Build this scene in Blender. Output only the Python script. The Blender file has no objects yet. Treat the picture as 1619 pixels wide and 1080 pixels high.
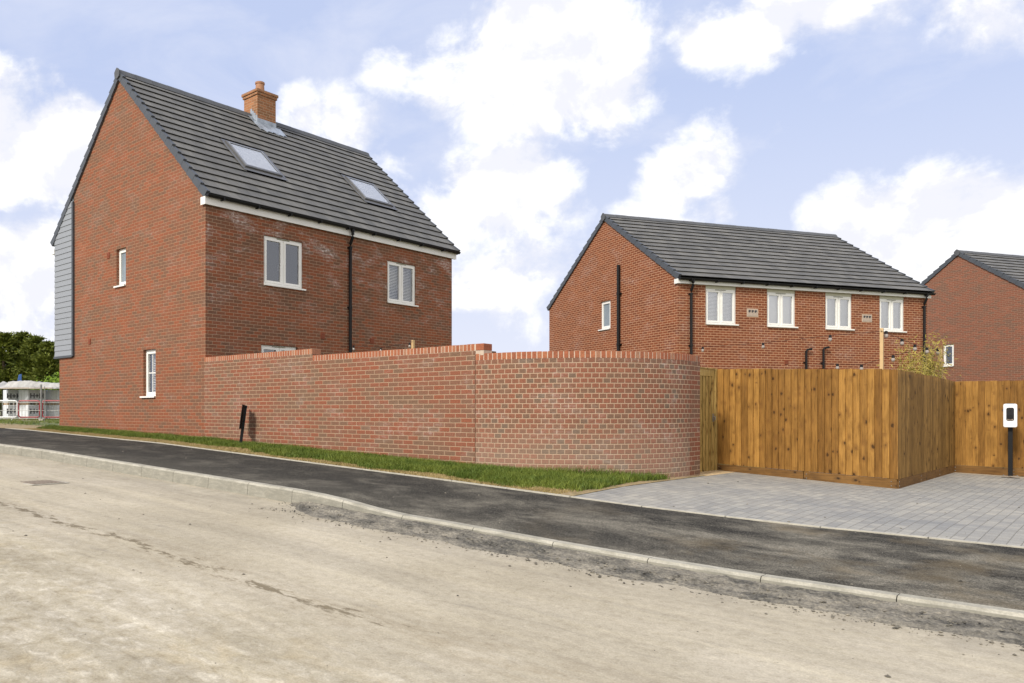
import bpy, math, random
import numpy as np
from mathutils import Vector, Matrix
random.seed(7); rng = np.random.default_rng(7)
R = math.radians
scene = bpy.context.scene
# ------------------------------------------------------------------ camera
CAMZ = 1.5
cam_d = bpy.data.cameras.new('camera'); cam = bpy.data.objects.new('camera', cam_d)
scene.collection.objects.link(cam); scene.camera = cam
cam.location = (0, 0, CAMZ); cam.rotation_euler = (R(90), 0, 0)
cam_d.sensor_fit = 'HORIZONTAL'; cam_d.sensor_width = 36; cam_d.lens = 36*1252/1619
cam_d.shift_x = (809.5-633)/1619; cam_d.shift_y = (648.5-540)/1619
cam_d.clip_start = .05; cam_d.clip_end = 4000
# ------------------------------------------------------------------ node helper
class G:
    def __init__(s, nt): s.nt = nt
    def n(s, t, **k):
        nd = s.nt.nodes.new(t)
        for a, v in k.items(): setattr(nd, a, v)
        return nd
    def put(s, sock, v):
        if isinstance(v, bpy.types.NodeSocket): s.nt.links.new(v, sock)
        elif v is not None:
            if hasattr(sock, 'default_value'):
                try: sock.default_value = v
                except Exception: sock.default_value = (v[0], v[1], v[2], 1) if len(v) == 3 else v[:3]
    def m(s, op, a, b=None, c=None, clamp=False):
        nd = s.n('ShaderNodeMath', operation=op, use_clamp=clamp)
        s.put(nd.inputs[0], a)
        if b is not None: s.put(nd.inputs[1], b)
        if c is not None: s.put(nd.inputs[2], c)
        return nd.outputs[0]
    def vm(s, op, a, b=None, out=0):
        nd = s.n('ShaderNodeVectorMath', operation=op)
        s.put(nd.inputs[0], a)
        if b is not None: s.put(nd.inputs[1], b)
        return nd.outputs[out]
    def sep(s, v):
        nd = s.n('ShaderNodeSeparateXYZ'); s.put(nd.inputs[0], v); return nd.outputs
    def comb(s, x=0, y=0, z=0):
        nd = s.n('ShaderNodeCombineXYZ')
        for i, v in enumerate((x, y, z)): s.put(nd.inputs[i], v)
        return nd.outputs[0]
    def noise(s, vec, scale, detail=3, rough=.55, dist=0, out=0):
        nd = s.n('ShaderNodeTexNoise')
        s.put(nd.inputs['Vector'], vec); nd.inputs['Scale'].default_value = scale
        nd.inputs['Detail'].default_value = detail; nd.inputs['Roughness'].default_value = rough
        nd.inputs['Distortion'].default_value = dist
        return nd.outputs[out]
    def scale(s, vec, x, y, z):
        return s.vm('MULTIPLY', vec, (x, y, z))
    def mr(s, v, a, b, c=0, d=1, smooth=False):
        nd = s.n('ShaderNodeMapRange', clamp=True)
        if smooth: nd.interpolation_type = 'SMOOTHSTEP'
        s.put(nd.inputs[0], v)
        for i, q in enumerate((a, b, c, d)): nd.inputs[i+1].default_value = q
        return nd.outputs[0]
    def mix(s, f, a, b, t='MIX'):
        nd = s.n('ShaderNodeMix', data_type='RGBA', blend_type=t)
        s.put(nd.inputs[0], f); s.put(nd.inputs[6], a); s.put(nd.inputs[7], b)
        return nd.outputs[2]
    def ramp(s, f, stops, interp='LINEAR'):
        nd = s.n('ShaderNodeValToRGB'); cr = nd.color_ramp; cr.interpolation = interp
        while len(cr.elements) < len(stops): cr.elements.new(.5)
        for e, (p, c) in zip(cr.elements, stops):
            e.position = p; e.color = (*c, 1)
        s.put(nd.inputs[0], f); return nd.outputs[0]
    def bump(s, h, strength=1, dist=.01):
        nd = s.n('ShaderNodeBump'); nd.inputs['Strength'].default_value = strength
        nd.inputs['Distance'].default_value = dist; s.put(nd.inputs['Height'], h); return nd.outputs[0]
def c4(c): return (c[0], c[1], c[2], 1)
# ------------------------------------------------------------------ sky and sun
SUN_EL, SUN_AZ = 38, None
# light travels towards +s and -t in the garden-wall frame: comes from behind-left of the camera
sun_from = Vector((-.62, -.72, 0)).normalized()
sd = Vector((sun_from.x*math.cos(R(SUN_EL)), sun_from.y*math.cos(R(SUN_EL)), math.sin(R(SUN_EL))))
w = bpy.data.worlds.new('World'); scene.world = w; w.use_nodes = True
nt = w.node_tree; nt.nodes.clear(); g = G(nt)
sky = g.n('ShaderNodeTexSky', sky_type='NISHITA', sun_disc=False)
sky.sun_elevation = R(SUN_EL); sky.sun_rotation = math.atan2(sd.x, sd.y)
sky.air_density = 1.0; sky.dust_density = 1.0; sky.ozone_density = 2.5
d = g.n('ShaderNodeTexCoord').outputs['Generated']
def sdir(px, py): return Vector(((px-633)/1252, 1, (648.5-py)/1252)).normalized()
dx, dy, dz = g.sep(d)
warp = g.noise(g.scale(d, 1, 1, 1.3), 3.2, 2, .5, out=1)
dw = g.vm('ADD', d, g.vm('MULTIPLY', g.vm('SUBTRACT', warp, (.5, .5, .5)), (.10, .10, .10)))
blobs = [(850,95,.17,1.0),(935,150,.10,.9),(760,130,.10,.75),(895,30,.09,.85),(620,110,.06,.5),(760,45,.06,.42),(800,300,.12,.95),(745,340,.10,.75),(860,340,.09,.6),
         (1065,275,.10,.95),(1010,330,.08,.7),(1130,330,.07,.6),(1450,380,.13,1.),(1345,350,.09,.8),(1560,370,.13,1.),(1330,150,.06,.25),
         (60,240,.13,1.),(110,270,.09,.8),(-60,200,.15,1.),(50,440,.13,1.),(60,560,.15,.7),(560,215,.08,.8),(500,205,.06,.7),(620,250,.07,.6),
         (1130,35,.08,.75),(1210,15,.09,.85),(1310,0,.10,.8),(1100,70,.05,.6),(1410,-5,.08,.7),(1570,15,.09,.65),(1440,20,.07,.3),(810,430,.12,.7),(830,480,.12,.4),(20,130,.06,.3),(900,440,.10,.45)]
acc = None
for px, py, rad, wt in blobs:
    c = sdir(px, py)
    dist = g.vm('LENGTH', g.vm('MULTIPLY', g.vm('SUBTRACT', dw, tuple(c)), (1, 1, 1.25)), out=1)
    v = g.m('MULTIPLY', g.mr(dist, rad*1.22, rad*.1, 0, 1, True), wt)
    acc = v if acc is None else g.m('MAXIMUM', acc, v)
# clouds for the rest of the sky (reflected in panes, lighting)
behind = g.mr(dy, .35, .0, 0, 1)
gen = g.m('MULTIPLY', g.mr(g.noise(g.scale(d, 1, 1, 1.8), 2.6, 3, .5), .40, .66, 0, 1), g.m('MAXIMUM', behind, .0))
acc = g.m('MAXIMUM', acc, gen)
fb = g.noise(g.scale(d, 1, 1, 1.25), 9, 8, .60, .25)
fb2 = g.noise(d, 34, 4, .6)
fsum = g.m('ADD', g.m('MULTIPLY', fb, .80), g.m('MULTIPLY', fb2, .20))
cl = g.m('ADD', acc, g.m('MULTIPLY', g.m('SUBTRACT', fsum, .5), 2.0))
thick = g.mr(cl, .33, .74, 0, 1, True)
wisp = g.mr(g.noise(g.scale(d, 1, 1, 2.2), 5, 6, .62, .6), .42, .75, 0, .55)
lowhaze = g.mr(dz, .36, .02, 0, 1.0)
fbu = g.noise(g.scale(g.vm('ADD', d, (-.012, 0, .028)), 1, 1, 1.25), 9, 8, .60, .25)
shade = g.m('ADD', g.m('MULTIPLY', g.m('SUBTRACT', fb, fbu), 1.6), g.m('ADD', g.m('MULTIPLY', g.noise(g.scale(dw, 1, 1, 1.8), 5, 3, .5), .6), .2))
greyc = g.mix(g.mr(shade, .36, .60, 0, 1, True), c4((8.7, 8.8, 9.5)), c4((10.6, 10.6, 10.8)))
veil = c4((5.7, 6.6, 9.2))
skyc = g.mix(.88, sky.outputs[0], veil)
skyc = g.mix(g.m('MAXIMUM', wisp, lowhaze), skyc, c4((7.9, 8.2, 9.4)))
col = g.mix(thick, skyc, greyc)
col = g.mix(g.m('MULTIPLY', g.mr(dy, .25, -.25, 0, 1), .8), col, c4((11.6, 11.1, 10.6)))
below = g.mr(dz, -.02, 0, 1, 0)
col = g.mix(below, col, c4((2.6, 2.4, 2.1)))
bg = g.n('ShaderNodeBackground'); g.put(bg.inputs[0], col); bg.inputs[1].default_value = .089
g.put(g.n('ShaderNodeOutputWorld').inputs[0], bg.outputs[0])
sl = bpy.data.lights.new('sun', 'SUN'); so = bpy.data.objects.new('sun', sl); scene.collection.objects.link(so)
sl.energy = 3.2; sl.angle = R(10); sl.color = (1, .925, .82)
so.rotation_euler = (-sd).to_track_quat('-Z', 'Y').to_euler(); so.location = (-20, -20, 30)
scene.view_settings.view_transform = 'Standard'; scene.view_settings.look = 'None'
scene.view_settings.exposure = 0.25; scene.view_settings.gamma = 1
scene.render.resolution_x = 1024; scene.render.resolution_y = 683
scene.cycles.max_bounces = 6; scene.cycles.transparent_max_bounces = 12
# ------------------------------------------------------------------ frames
S1 = (.73301428, -.68021325); C0 = (-4.26821, 17.35)          # plot frame: x along the garden wall, y behind it
ROT1 = math.atan2(S1[1], S1[0])
S2 = (.31469737, -.94919206); P0 = (8.31014, 23.7); ROT2 = math.atan2(S2[1], S2[0])
def w2l(X, Y, O=C0, rot=ROT1):
    c, s = math.cos(rot), math.sin(rot); dx, dy = X-O[0], Y-O[1]
    return dx*c+dy*s, -dx*s+dy*c
def l2w(x, y, O=C0, rot=ROT1):
    c, s = math.cos(rot), math.sin(rot); return O[0]+x*c-y*s, O[1]+x*s+y*c
SS = [-200,-60,-20,-7.3,0,8,9.84,12.3,14,18,25,40,200]; HH = [.1,.20,.42,.53,.675,.94,1.03,1.16,1.21,1.32,1.42,1.5,1.6]
def gz(s, n):     # ground level (world z) in the plot frame
    h = np.interp(s, SS, HH)
    h = h + np.where(np.asarray(n) > 0, .008*np.minimum(n, 20), -.02*np.maximum(n, -3.6))
    return CAMZ-h
def rz(s, n): return CAMZ-(np.interp(s, SS, HH)+.072+.158)      # road level
# ------------------------------------------------------------------ object helpers
LINK = scene.collection.objects.link
def empty(name, label, cat, O, z, rot, group=None):
    o = bpy.data.objects.new(name, None); LINK(o); o.empty_display_size = .3
    o.location = (O[0], O[1], z); o.rotation_euler = (0, 0, rot)
    o['label'] = label; o['category'] = cat
    if group: o['group'] = group
    return o
def tag(o, label, cat, group=None):
    o['label'] = label; o['category'] = cat
    if group: o['group'] = group
    return o
class MB:
    """collects faces in the local frame of the plot/house; z given as world z, lowered by zb"""
    def __init__(s, zb=0): s.v = []; s.f = []; s.uv = []; s.zb = zb; s.sm = []
    def face(s, pts, uv=None, smooth=False):
        i = len(s.v); s.v += [(p[0], p[1], p[2]-s.zb) for p in pts]; s.f.append(tuple(range(i, i+len(pts))))
        if uv is None:
            a = Vector(pts[1])-Vector(pts[0]); b = Vector(pts[-1])-Vector(pts[0]); nn = a.cross(b)
            if abs(nn.z) > abs(nn.x) and abs(nn.z) > abs(nn.y): uv = [(p[0], p[1]) for p in pts]
            elif abs(nn.x) > abs(nn.y): uv = [(p[1], p[2]) for p in pts]
            else: uv = [(p[0], p[2]) for p in pts]
        s.uv.append(uv); s.sm.append(smooth)
    def box(s, x0, x1, y0, y1, z0, z1, skip=''):
        P = lambda x, y, z: (x, y, z)
        if 'f' not in skip: s.face([P(x0,y0,z0),P(x1,y0,z0),P(x1,y0,z1),P(x0,y0,z1)])
        if 'b' not in skip: s.face([P(x1,y1,z0),P(x0,y1,z0),P(x0,y1,z1),P(x1,y1,z1)])
        if 'r' not in skip: s.face([P(x1,y0,z0),P(x1,y1,z0),P(x1,y1,z1),P(x1,y0,z1)])
        if 'l' not in skip: s.face([P(x0,y1,z0),P(x0,y0,z0),P(x0,y0,z1),P(x0,y1,z1)])
        if 't' not in skip: s.face([P(x0,y0,z1),P(x1,y0,z1),P(x1,y1,z1),P(x0,y1,z1)])
        if 'd' not in skip: s.face([P(x0,y1,z0),P(x1,y1,z0),P(x1,y0,z0),P(x0,y0,z0)])
    def hexa(s, a, b):        # two quads (bottom, top order) joined
        s.face(a[::-1]); s.face(b)
        for i in range(4):
            j = (i+1) % 4; s.face([a[i], a[j], b[j], b[i]])
    def prism(s, prof, fn, t0, t1):     # prof 2D polygon, fn(p,t)->3D
        A = [fn(p, t0) for p in prof]; B = [fn(p, t1) for p in prof]
        s.face(A[::-1]); s.face(B)
        for i in range(len(prof)):
            j = (i+1) % len(prof); s.face([A[i], A[j], B[j], B[i]])
    def tube(s, pts, r, seg=10, cap=True):
        rr = r if isinstance(r, (list, tuple)) else [r]*len(pts); rings = []
        P = [Vector(p) for p in pts]
        for i, p in enumerate(P):
            t = (P[min(i+1, len(P)-1)]-P[max(i-1, 0)]).normalized()
            up = Vector((0, 0, 1)) if abs(t.z) < .95 else Vector((1, 0, 0))
            a = t.cross(up).normalized(); b = a.cross(t)
            rings.append([p+(a*math.cos(2*math.pi*k/seg)+b*math.sin(2*math.pi*k/seg))*rr[i] for k in range(seg)])
        for i in range(len(P)-1):
            for k in range(seg):
                j = (k+1) % seg
                s.face([tuple(rings[i][k]), tuple(rings[i][j]), tuple(rings[i+1][j]), tuple(rings[i+1][k])], smooth=True)
        if cap:
            s.face([tuple(q) for q in rings[0]][::-1]); s.face([tuple(q) for q in rings[-1]])
    def build(s, name, mat, parent=None, bevel=0):
        me = bpy.data.meshes.new(name); me.from_pydata(s.v, [], s.f); me.materials.append(mat)
        uvl = me.uv_layers.new(name='UVMap'); k = 0; flat = [0.]*(2*len(uvl.data))
        for q in s.uv:
            for u in q: flat[k] = u[0]; flat[k+1] = u[1]; k += 2
        uvl.data.foreach_set('uv', flat)
        me.polygons.foreach_set('use_smooth', s.sm)
        if bevel:
            import bmesh
            bm = bmesh.new(); bm.from_mesh(me); bmesh.ops.remove_doubles(bm, verts=bm.verts, dist=1e-5)
            bm.to_mesh(me); bm.free()
        me.validate(); me.update()
        o = bpy.data.objects.new(name, me); LINK(o)
        if parent is not None: o.parent = parent
        if bevel:
            md = o.modifiers.new('bevel', 'BEVEL'); md.width = bevel; md.segments = 2; md.limit_method = 'ANGLE'
        return o
def dup_tree(o, parent=None):
    c = o.copy(); LINK(c); c.parent = parent
    for ch in [q for q in bpy.data.objects if q.parent is o]: dup_tree(ch, c)
    return c
# ------------------------------------------------------------------ materials
def newmat(name):
    m = bpy.data.materials.new(name); m.use_nodes = True; m.node_tree.nodes.clear(); g = G(m.node_tree)
    b = g.n('ShaderNodeBsdfPrincipled'); o = g.n('ShaderNodeOutputMaterial'); g.put(o.inputs[0], b.outputs[0])
    return m, g, b
def simple(name, col, rough=.5, var=.12, scale=6, bump=0, metal=0, spec=.5):
    m, g, b = newmat(name); tc = g.n('ShaderNodeTexCoord').outputs['Object']
    n1 = g.noise(tc, scale, 4); f = g.mr(n1, .3, .7, 1-var, 1+var)
    g.put(b.inputs['Base Color'], g.mix(1, c4(col), g.comb(f, f, f), 'MULTIPLY'))
    b.inputs['Roughness'].default_value = rough; b.inputs['Metallic'].default_value = metal
    b.inputs['Specular IOR Level'].default_value = spec
    if bump: g.put(b.inputs['Normal'], g.bump(g.noise(tc, scale*6, 4), .5, bump))
    return m
def brick(name, stops, mortar, bw=.225, efflo=0, effz=None, patch=.35, mj=.0052, vshift=0, rowvar=.0, dirt=None, sat=1):
    m, g, b = newmat(name)
    uv0 = g.n('ShaderNodeTexCoord').outputs['UV']
    wob = g.vm('MULTIPLY', g.vm('SUBTRACT', g.noise(uv0, 9, 2, out=1), (.5,.5,.5)), (.006, .005, 0))
    uv = g.vm('ADD', uv0, wob)
    u, v, _ = g.sep(uv)
    v = g.m('ADD', v, 20+vshift)
    V = g.m('DIVIDE', v, .075); row = g.m('FLOOR', V)
    off = g.m('MULTIPLY', g.m('MODULO', row, 2), .5)
    U = g.m('ADD', g.m('DIVIDE', g.m('ADD', u, 50), bw), off); colm = g.m('FLOOR', U)
    fx = g.m('MULTIPLY', g.m('SUBTRACT', U, colm), bw); fy = g.m('MULTIPLY', g.m('SUBTRACT', V, row), .075)
    ex = g.m('MINIMUM', fx, g.m('SUBTRACT', bw, fx)); ey = g.m('MINIMUM', fy, g.m('SUBTRACT', .075, fy))
    e = g.m('MINIMUM', ex, ey)
    body = g.mr(e, mj-.0015, mj+.0025, 0, 1)
    wn = g.n('ShaderNodeTexWhiteNoise', noise_dimensions='2D'); g.put(wn.inputs['Vector'], g.comb(colm, row, 0))
    rnd = wn.outputs['Value']
    lo = g.noise(g.scale(uv0, .8, 1.6, 1), .9, 3, .5)
    rnd = g.m('ADD', g.m('MULTIPLY', rnd, 1-patch*.5), g.m('MULTIPLY', g.m('SUBTRACT', lo, .5), patch*2), clamp=True)
    if rowvar:
        wr = g.n('ShaderNodeTexWhiteNoise', noise_dimensions='1D'); g.put(wr.inputs['W'], g.m('FLOOR', g.m('DIVIDE', row, 2)))
        rnd = g.m('ADD', rnd, g.m('MULTIPLY', g.m('SUBTRACT', wr.outputs['Value'], .5), rowvar), clamp=True)
    bc = g.ramp(rnd, stops)
    fine = g.noise(g.scale(uv0, 1, 1.6, 1), 34, 5, .72)
    bc = g.mix(1, bc, g.ramp(fine, [(.28,(.66,.69,.74)),(.5,(1,1,1)),(.72,(1.30,1.26,1.22))]), 'MULTIPLY')
    mc = g.mix(g.noise(uv0, 5, 3), c4([q*.85 for q in mortar]), c4([q*1.15 for q in mortar]))
    colr = g.mix(body, mc, bc)
    if efflo:
        ef = g.noise(g.scale(uv0, 1, 1.8, 1), 1.1, 6, .68, .4)
        ef2 = g.noise(g.scale(uv0, 1, 2.6, 1), 9, 4, .7)
        thr = g.mr(ef, .50, .66, 0, 1); sp = g.mr(ef2, .48, .66, .12, .85)
        k = g.m('MULTIPLY', g.m('MULTIPLY', thr, sp), efflo)
        if effz:
            zz = g.mr(g.sep(uv0)[1], effz[0], effz[1], .15, 1); k = g.m('MULTIPLY', k, zz)
        k = g.m('MULTIPLY', k, g.mr(body, 0, 1, 1.3, .7), clamp=True)
        colr = g.mix(k, colr, c4((.62, .55, .52)))
    if dirt:
        zz = g.mr(g.m('ADD', g.sep(uv0)[1], g.m('MULTIPLY', g.noise(uv0, 3, 4), .3)), dirt[0], dirt[1], .28, 0)
        colr = g.mix(zz, colr, c4((.42, .33, .26)))
    g.put(b.inputs['Base Color'], colr); b.inputs['Roughness'].default_value = .88
    b.inputs['Specular IOR Level'].default_value = .25
    hgt = g.m('ADD', g.mr(e, 0, mj+.004, 0, 1), g.m('MULTIPLY', fine, .35))
    g.put(b.inputs['Normal'], g.bump(hgt, .8, .006))
    return m
ORANGE = [(0,(.160,.084,.052)),(.25,(.192,.085,.049)),(.5,(.222,.081,.043)),(.75,(.242,.080,.039)),(1,(.282,.108,.060))]
M = {}
M['brick1g'] = brick('multi orange brickwork', ORANGE, (.36,.225,.140), patch=.6, rowvar=.15, efflo=.22, mj=.0042)
M['brick1'] = brick('weathered brickwork', [(0,(.145,.074,.046)),(.25,(.182,.078,.044)),(.5,(.218,.077,.040)),(.75,(.245,.078,.036)),(1,(.278,.103,.054))], (.35,.235,.155), patch=.5, rowvar=.12, efflo=1.7, effz=(3.8, 5.6), mj=.0050)
M['brickw'] = brick('garden wall brickwork', [(0,(.172,.102,.066)),(.22,(.196,.096,.061)),(.5,(.222,.086,.051)),(.78,(.240,.082,.045)),(1,(.275,.108,.064))], (.39,.27,.18), patch=.6, rowvar=0, efflo=.4, mj=.0056)
M['brickh'] = brick('garden wall header brickwork', [(0,(.155,.105,.074)),(.12,(.182,.102,.066)),(.35,(.208,.094,.059)),(.7,(.228,.092,.056)),(1,(.268,.118,.074))], (.42,.30,.205), bw=.1125, patch=.4, rowvar=0, efflo=.5, mj=.0058, dirt=(.75, 1.5))
M['brick2'] = brick('smooth red brickwork', [(0,(.160,.050,.024)),(.5,(.200,.060,.026)),(1,(.245,.078,.034))], (.47,.27,.16), patch=.35, efflo=.35, mj=.0078)
M['brick3'] = brick('pinkish red brickwork', [(0,(.165,.088,.060)),(.3,(.198,.088,.056)),(.6,(.222,.085,.051)),(1,(.262,.112,.070))], (.36,.24,.17), patch=.5, rowvar=.12, mj=.0042)
M['chim'] = brick('chimney brickwork', [(0,(.24,.12,.06)),(.5,(.33,.14,.065)),(1,(.40,.19,.09))], (.42,.30,.20), mj=.005)
def coping_mat():
    m, g, b = newmat('coping brick'); r = g.n('ShaderNodeNewGeometry').outputs['Random Per Island']
    tc = g.n('ShaderNodeTexCoord').outputs['Object']
    c = g.ramp(r, [(0,(.26,.088,.042)),(.4,(.315,.100,.046)),(.8,(.36,.130,.060)),(1,(.32,.18,.115))])
    f = g.noise(tc, 30, 4); c = g.mix(1, c, g.ramp(f, [(.25,(.72,)*3),(.75,(1.2,)*3)]), 'MULTIPLY')
    g.put(b.inputs['Base Color'], c); b.inputs['Roughness'].default_value = .85
    g.put(b.inputs['Normal'], g.bump(f, .4, .004)); return m
M['cope'] = coping_mat()
M['mortar'] = simple('mortar', (.52,.42,.33), .95, .15, 8, .003)
def roof_mat():
    m, g, b = newmat('grey roof tile'); uv = g.n('ShaderNodeTexCoord').outputs['UV']; u, v, _ = g.sep(uv)
    row = g.m('FLOOR', v); off = g.m('MULTIPLY', g.m('MODULO', row, 2), .5)
    U = g.m('ADD', g.m('DIVIDE', u, .295), off); ci = g.m('FLOOR', U); fr = g.m('SUBTRACT', U, ci)
    wn = g.n('ShaderNodeTexWhiteNoise', noise_dimensions='2D'); g.put(wn.inputs['Vector'], g.comb(ci, row, 0))
    c = g.ramp(wn.outputs['Value'], [(0,(.106,.106,.103)),(.5,(.128,.127,.122)),(1,(.152,.150,.142))])
    tc = g.n('ShaderNodeTexCoord').outputs['Object']
    c = g.mix(1, c, g.ramp(g.noise(tc, 2.2, 5, .6), [(.3,(.86,.86,.86)),(.7,(1.14,1.13,1.1))]), 'MULTIPLY')
    c = g.mix(1, c, g.ramp(g.noise(tc, 70, 2, .6), [(.3,(.84,)*3),(.7,(1.16,)*3)]), 'MULTIPLY')
    sp = g.mr(g.noise(tc, 7, 5, .7), .735, .76, 0, .5); c = g.mix(sp, c, c4((.42,.41,.39)))
    j = g.mr(g.m('MINIMUM', fr, g.m('SUBTRACT', 1, fr)), .006, .02, .45, 1)
    c = g.mix(1, c, g.comb(j, j, j), 'MULTIPLY')
    g.put(b.inputs['Base Color'], c); b.inputs['Roughness'].default_value = .62
    b.inputs['Specular IOR Level'].default_value = .35
    g.put(b.inputs['Normal'], g.bump(g.m('ADD', j, g.m('MULTIPLY', g.noise(tc, 90, 2), .3)), .5, .003)); return m
M['roof'] = roof_mat()
M['deck'] = simple('roof underlay', (.015,.015,.016), .9)
M['verge'] = simple('slate grey verge trim', (.062,.070,.082), .5, .10, 5)
M['ridge'] = simple('ridge tile', (.085,.090,.098), .6, .15, 5, .002)
M['white'] = simple('white upvc', (.80,.80,.77), .35, .03, 2)
M['whitef'] = simple('white fascia board', (.78,.78,.76), .4, .04, 2)
M['cream'] = simple('cream lintel board', (.50,.49,.38), .5, .05, 3)
M['soffit'] = simple('olive grey soffit', (.22,.21,.13), .7, .1, 3)
M['black'] = simple('black plastic', (.008,.008,.009), .5, .2, 5, spec=.25)
M['terra'] = simple('terracotta vent', (.22,.055,.022), .7, .1, 20)
M['lead'] = simple('lead flashing', (.33,.37,.42), .42, .28, 5, .006, .35)
M['clay'] = simple('clay pot', (.36,.19,.11), .8, .15, 12)
M['frame'] = simple('dark grey window metal', (.15,.15,.15), .35, .1, 4, 0, .4)
M['alu'] = simple('pale grey metal flashing', (.33,.34,.35), .4, .1, 4, 0, .6)
M['iron'] = simple('dusty iron', (.27,.225,.18), .7, .3, 30, .004, .2)
M['dark'] = simple('dark interior', (.03,.03,.033), .9)
M['blind'] = simple('white blind', (.86,.87,.87), .6, .03, 2)
M['skyrefl'] = simple('roof pane sky reflection', (.90,.90,.88), .7, .02, 2)  # white that carries the bright sky's reflection as plain colour
M['curtain'] = simple('pale curtain', (.62,.64,.65), .8, .08, 3)
M['charger'] = simple('white charger shell', (.80,.81,.83), .3, .02, 3)
M['socket'] = simple('glossy black socket', (.01,.01,.012), .12, .1, 3)
M['bulb'] = simple('milky bulb glass', (.34,.30,.27), .2, .05, 20)
M['timber'] = simple('pale new timber', (.55,.38,.19), .75, .12, 4, .002)
M['steel'] = simple('galvanised steel', (.28,.28,.27), .45, .2, 6, 0, .6)
M['redp'] = simple('red painted steel', (.30,.022,.028), .45, .15, 6)
M['whitep'] = simple('white painted steel', (.75,.75,.75), .4, .1, 6)
M['wrap'] = simple('white plastic wrap', (.74,.77,.80), .3, .10, 3, .01)
M['wrapg'] = simple('grey printed plastic wrap', (.50,.52,.55), .35, .12, 5, .008)
M['tarp'] = simple('crumpled pale sheeting', (.38,.38,.37), .5, .25, 3, .05)
M['tan'] = simple('tan boards', (.38,.27,.17), .8, .3, 3, .01)
M['blue'] = simple('blue sheeting', (.03,.10,.30), .5, .2, 5)
M['ink'] = simple('black print', (.03,.03,.035), .6)
def clad_mat():
    m, g, b = newmat('grey cladding board'); uv = g.n('ShaderNodeTexCoord').outputs['UV']
    f = g.noise(g.scale(uv, 1.5, 40, 1), 3, 4, .6)
    c = g.mix(1, c4((.245,.265,.295)), g.ramp(f, [(.3,(.92,)*3),(.7,(1.08,)*3)]), 'MULTIPLY')
    g.put(b.inputs['Base Color'], c); b.inputs['Roughness'].default_value = .55; g.put(b.inputs['Normal'], g.bump(f, .4, .002)); return m
M['clad'] = clad_mat()
def glass_mat(name, refl=.30, tint=(1,1,1)):
    m = bpy.data.materials.new(name); m.use_nodes = True; m.node_tree.nodes.clear(); g = G(m.node_tree)
    t = g.n('ShaderNodeBsdfTransparent'); t.inputs[0].default_value = c4(tint)
    gl = g.n('ShaderNodeBsdfGlossy'); gl.inputs['Roughness'].default_value = .015
    gl.inputs[0].default_value = (.9,.93,.97,1)
    lw = g.n('ShaderNodeFresnel'); lw.inputs[0].default_value = 1.52
    fac = g.m('ADD', g.m('MULTIPLY', lw.outputs[0], 1.6), refl-.07, clamp=True)
    mx = g.n('ShaderNodeMixShader'); g.put(mx.inputs[0], fac); g.put(mx.inputs[1], t.outputs[0]); g.put(mx.inputs[2], gl.outputs[0])
    g.put(g.n('ShaderNodeOutputMaterial').inputs[0], mx.outputs[0]); return m
M['glass2'] = glass_mat('rear window glass', .36); M['glass'] = glass_mat('window glass', .17); M['glassb'] = glass_mat('roof window glass', .08)
M['frost'] = simple('frosted window glass', (.20,.24,.27), .12, .1, 3)
def wood_mat(name, lo, hi, dark):
    m, g, b = newmat(name); uv = g.n('ShaderNodeTexCoord').outputs['UV']
    r = g.n('ShaderNodeNewGeometry').outputs['Random Per Island']
    uo = g.vm('ADD', uv, g.comb(g.m('MULTIPLY', r, 37), g.m('MULTIPLY', r, 71), 0))
    grain = g.noise(g.scale(uo, 26, 1.3, 1), 2.2, 5, .62, .6)
    c = g.mix(g.mr(r, 0, 1, 0, 1), c4(lo), c4(hi))
    c = g.mix(1, c, g.ramp(grain, [(.28,(.50,.44,.34)),(.5,(1,1,1)),(.75,(1.25,1.22,1.15))]), 'MULTIPLY')
    blotch = g.noise(g.scale(uo, 4, 1.1, 1), 2.0, 3, .6)
    c = g.mix(1, c, g.ramp(blotch, [(.3,(.72,.69,.60)),(.62,(1.06,1.05,1.03))]), 'MULTIPLY')
    vo = g.n('ShaderNodeTexVoronoi', feature='F1'); g.put(vo.inputs['Vector'], g.vm('ADD', g.scale(uo, 10, 6.6, 1), g.vm('MULTIPLY', g.noise(g.scale(uo, 3, 2, 1), 9, 3, out=1), (.35, .35, 0)))); vo.inputs['Scale'].default_value = 1
    wnk = g.n('ShaderNodeTexWhiteNoise', noise_dimensions='3D'); g.put(wnk.inputs['Vector'], vo.outputs['Position'])
    band = g.mr(g.noise(g.scale(uv, .7, 2.6, 1), 1.5, 2, .5), .47, .58, 0, .38)
    ok = g.m('GREATER_THAN', g.m('ADD', wnk.outputs['Value'], band), .58)
    kd = g.m('DIVIDE', vo.outputs['Distance'], g.m('ADD', .45, wnk.outputs['Value']))
    kn = g.m('MULTIPLY', g.mr(kd, .10, .19, 1, 0, True), ok)
    halo = g.m('MULTIPLY', g.mr(kd, .10, .50, .7, 0, True), ok)
    c = g.mix(halo, c, c4([q*1.0 for q in dark])); c = g.mix(g.m('MULTIPLY', kn, .85), c, c4([q*.22 for q in dark]))
    g.put(b.inputs['Base Color'], c); b.inputs['Roughness'].default_value = .72
    b.inputs['Specular IOR Level'].default_value = .3
    g.put(b.inputs['Normal'], g.bump(grain, .35, .003)); return m
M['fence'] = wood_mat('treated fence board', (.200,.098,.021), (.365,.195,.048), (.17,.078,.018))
M['fenced'] = wood_mat('shaded fence board', (.160,.088,.022), (.285,.165,.048), (.11,.055,.014))  # darker copy of the fence board, the side fence's shade put into its colour
M['gravelb'] = wood_mat('gravel board timber', (.140,.070,.018), (.200,.105,.030), (.10,.05,.015))
M['gate'] = wood_mat('gate timber', (.34,.235,.075), (.50,.36,.13), (.15,.08,.02))
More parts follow.
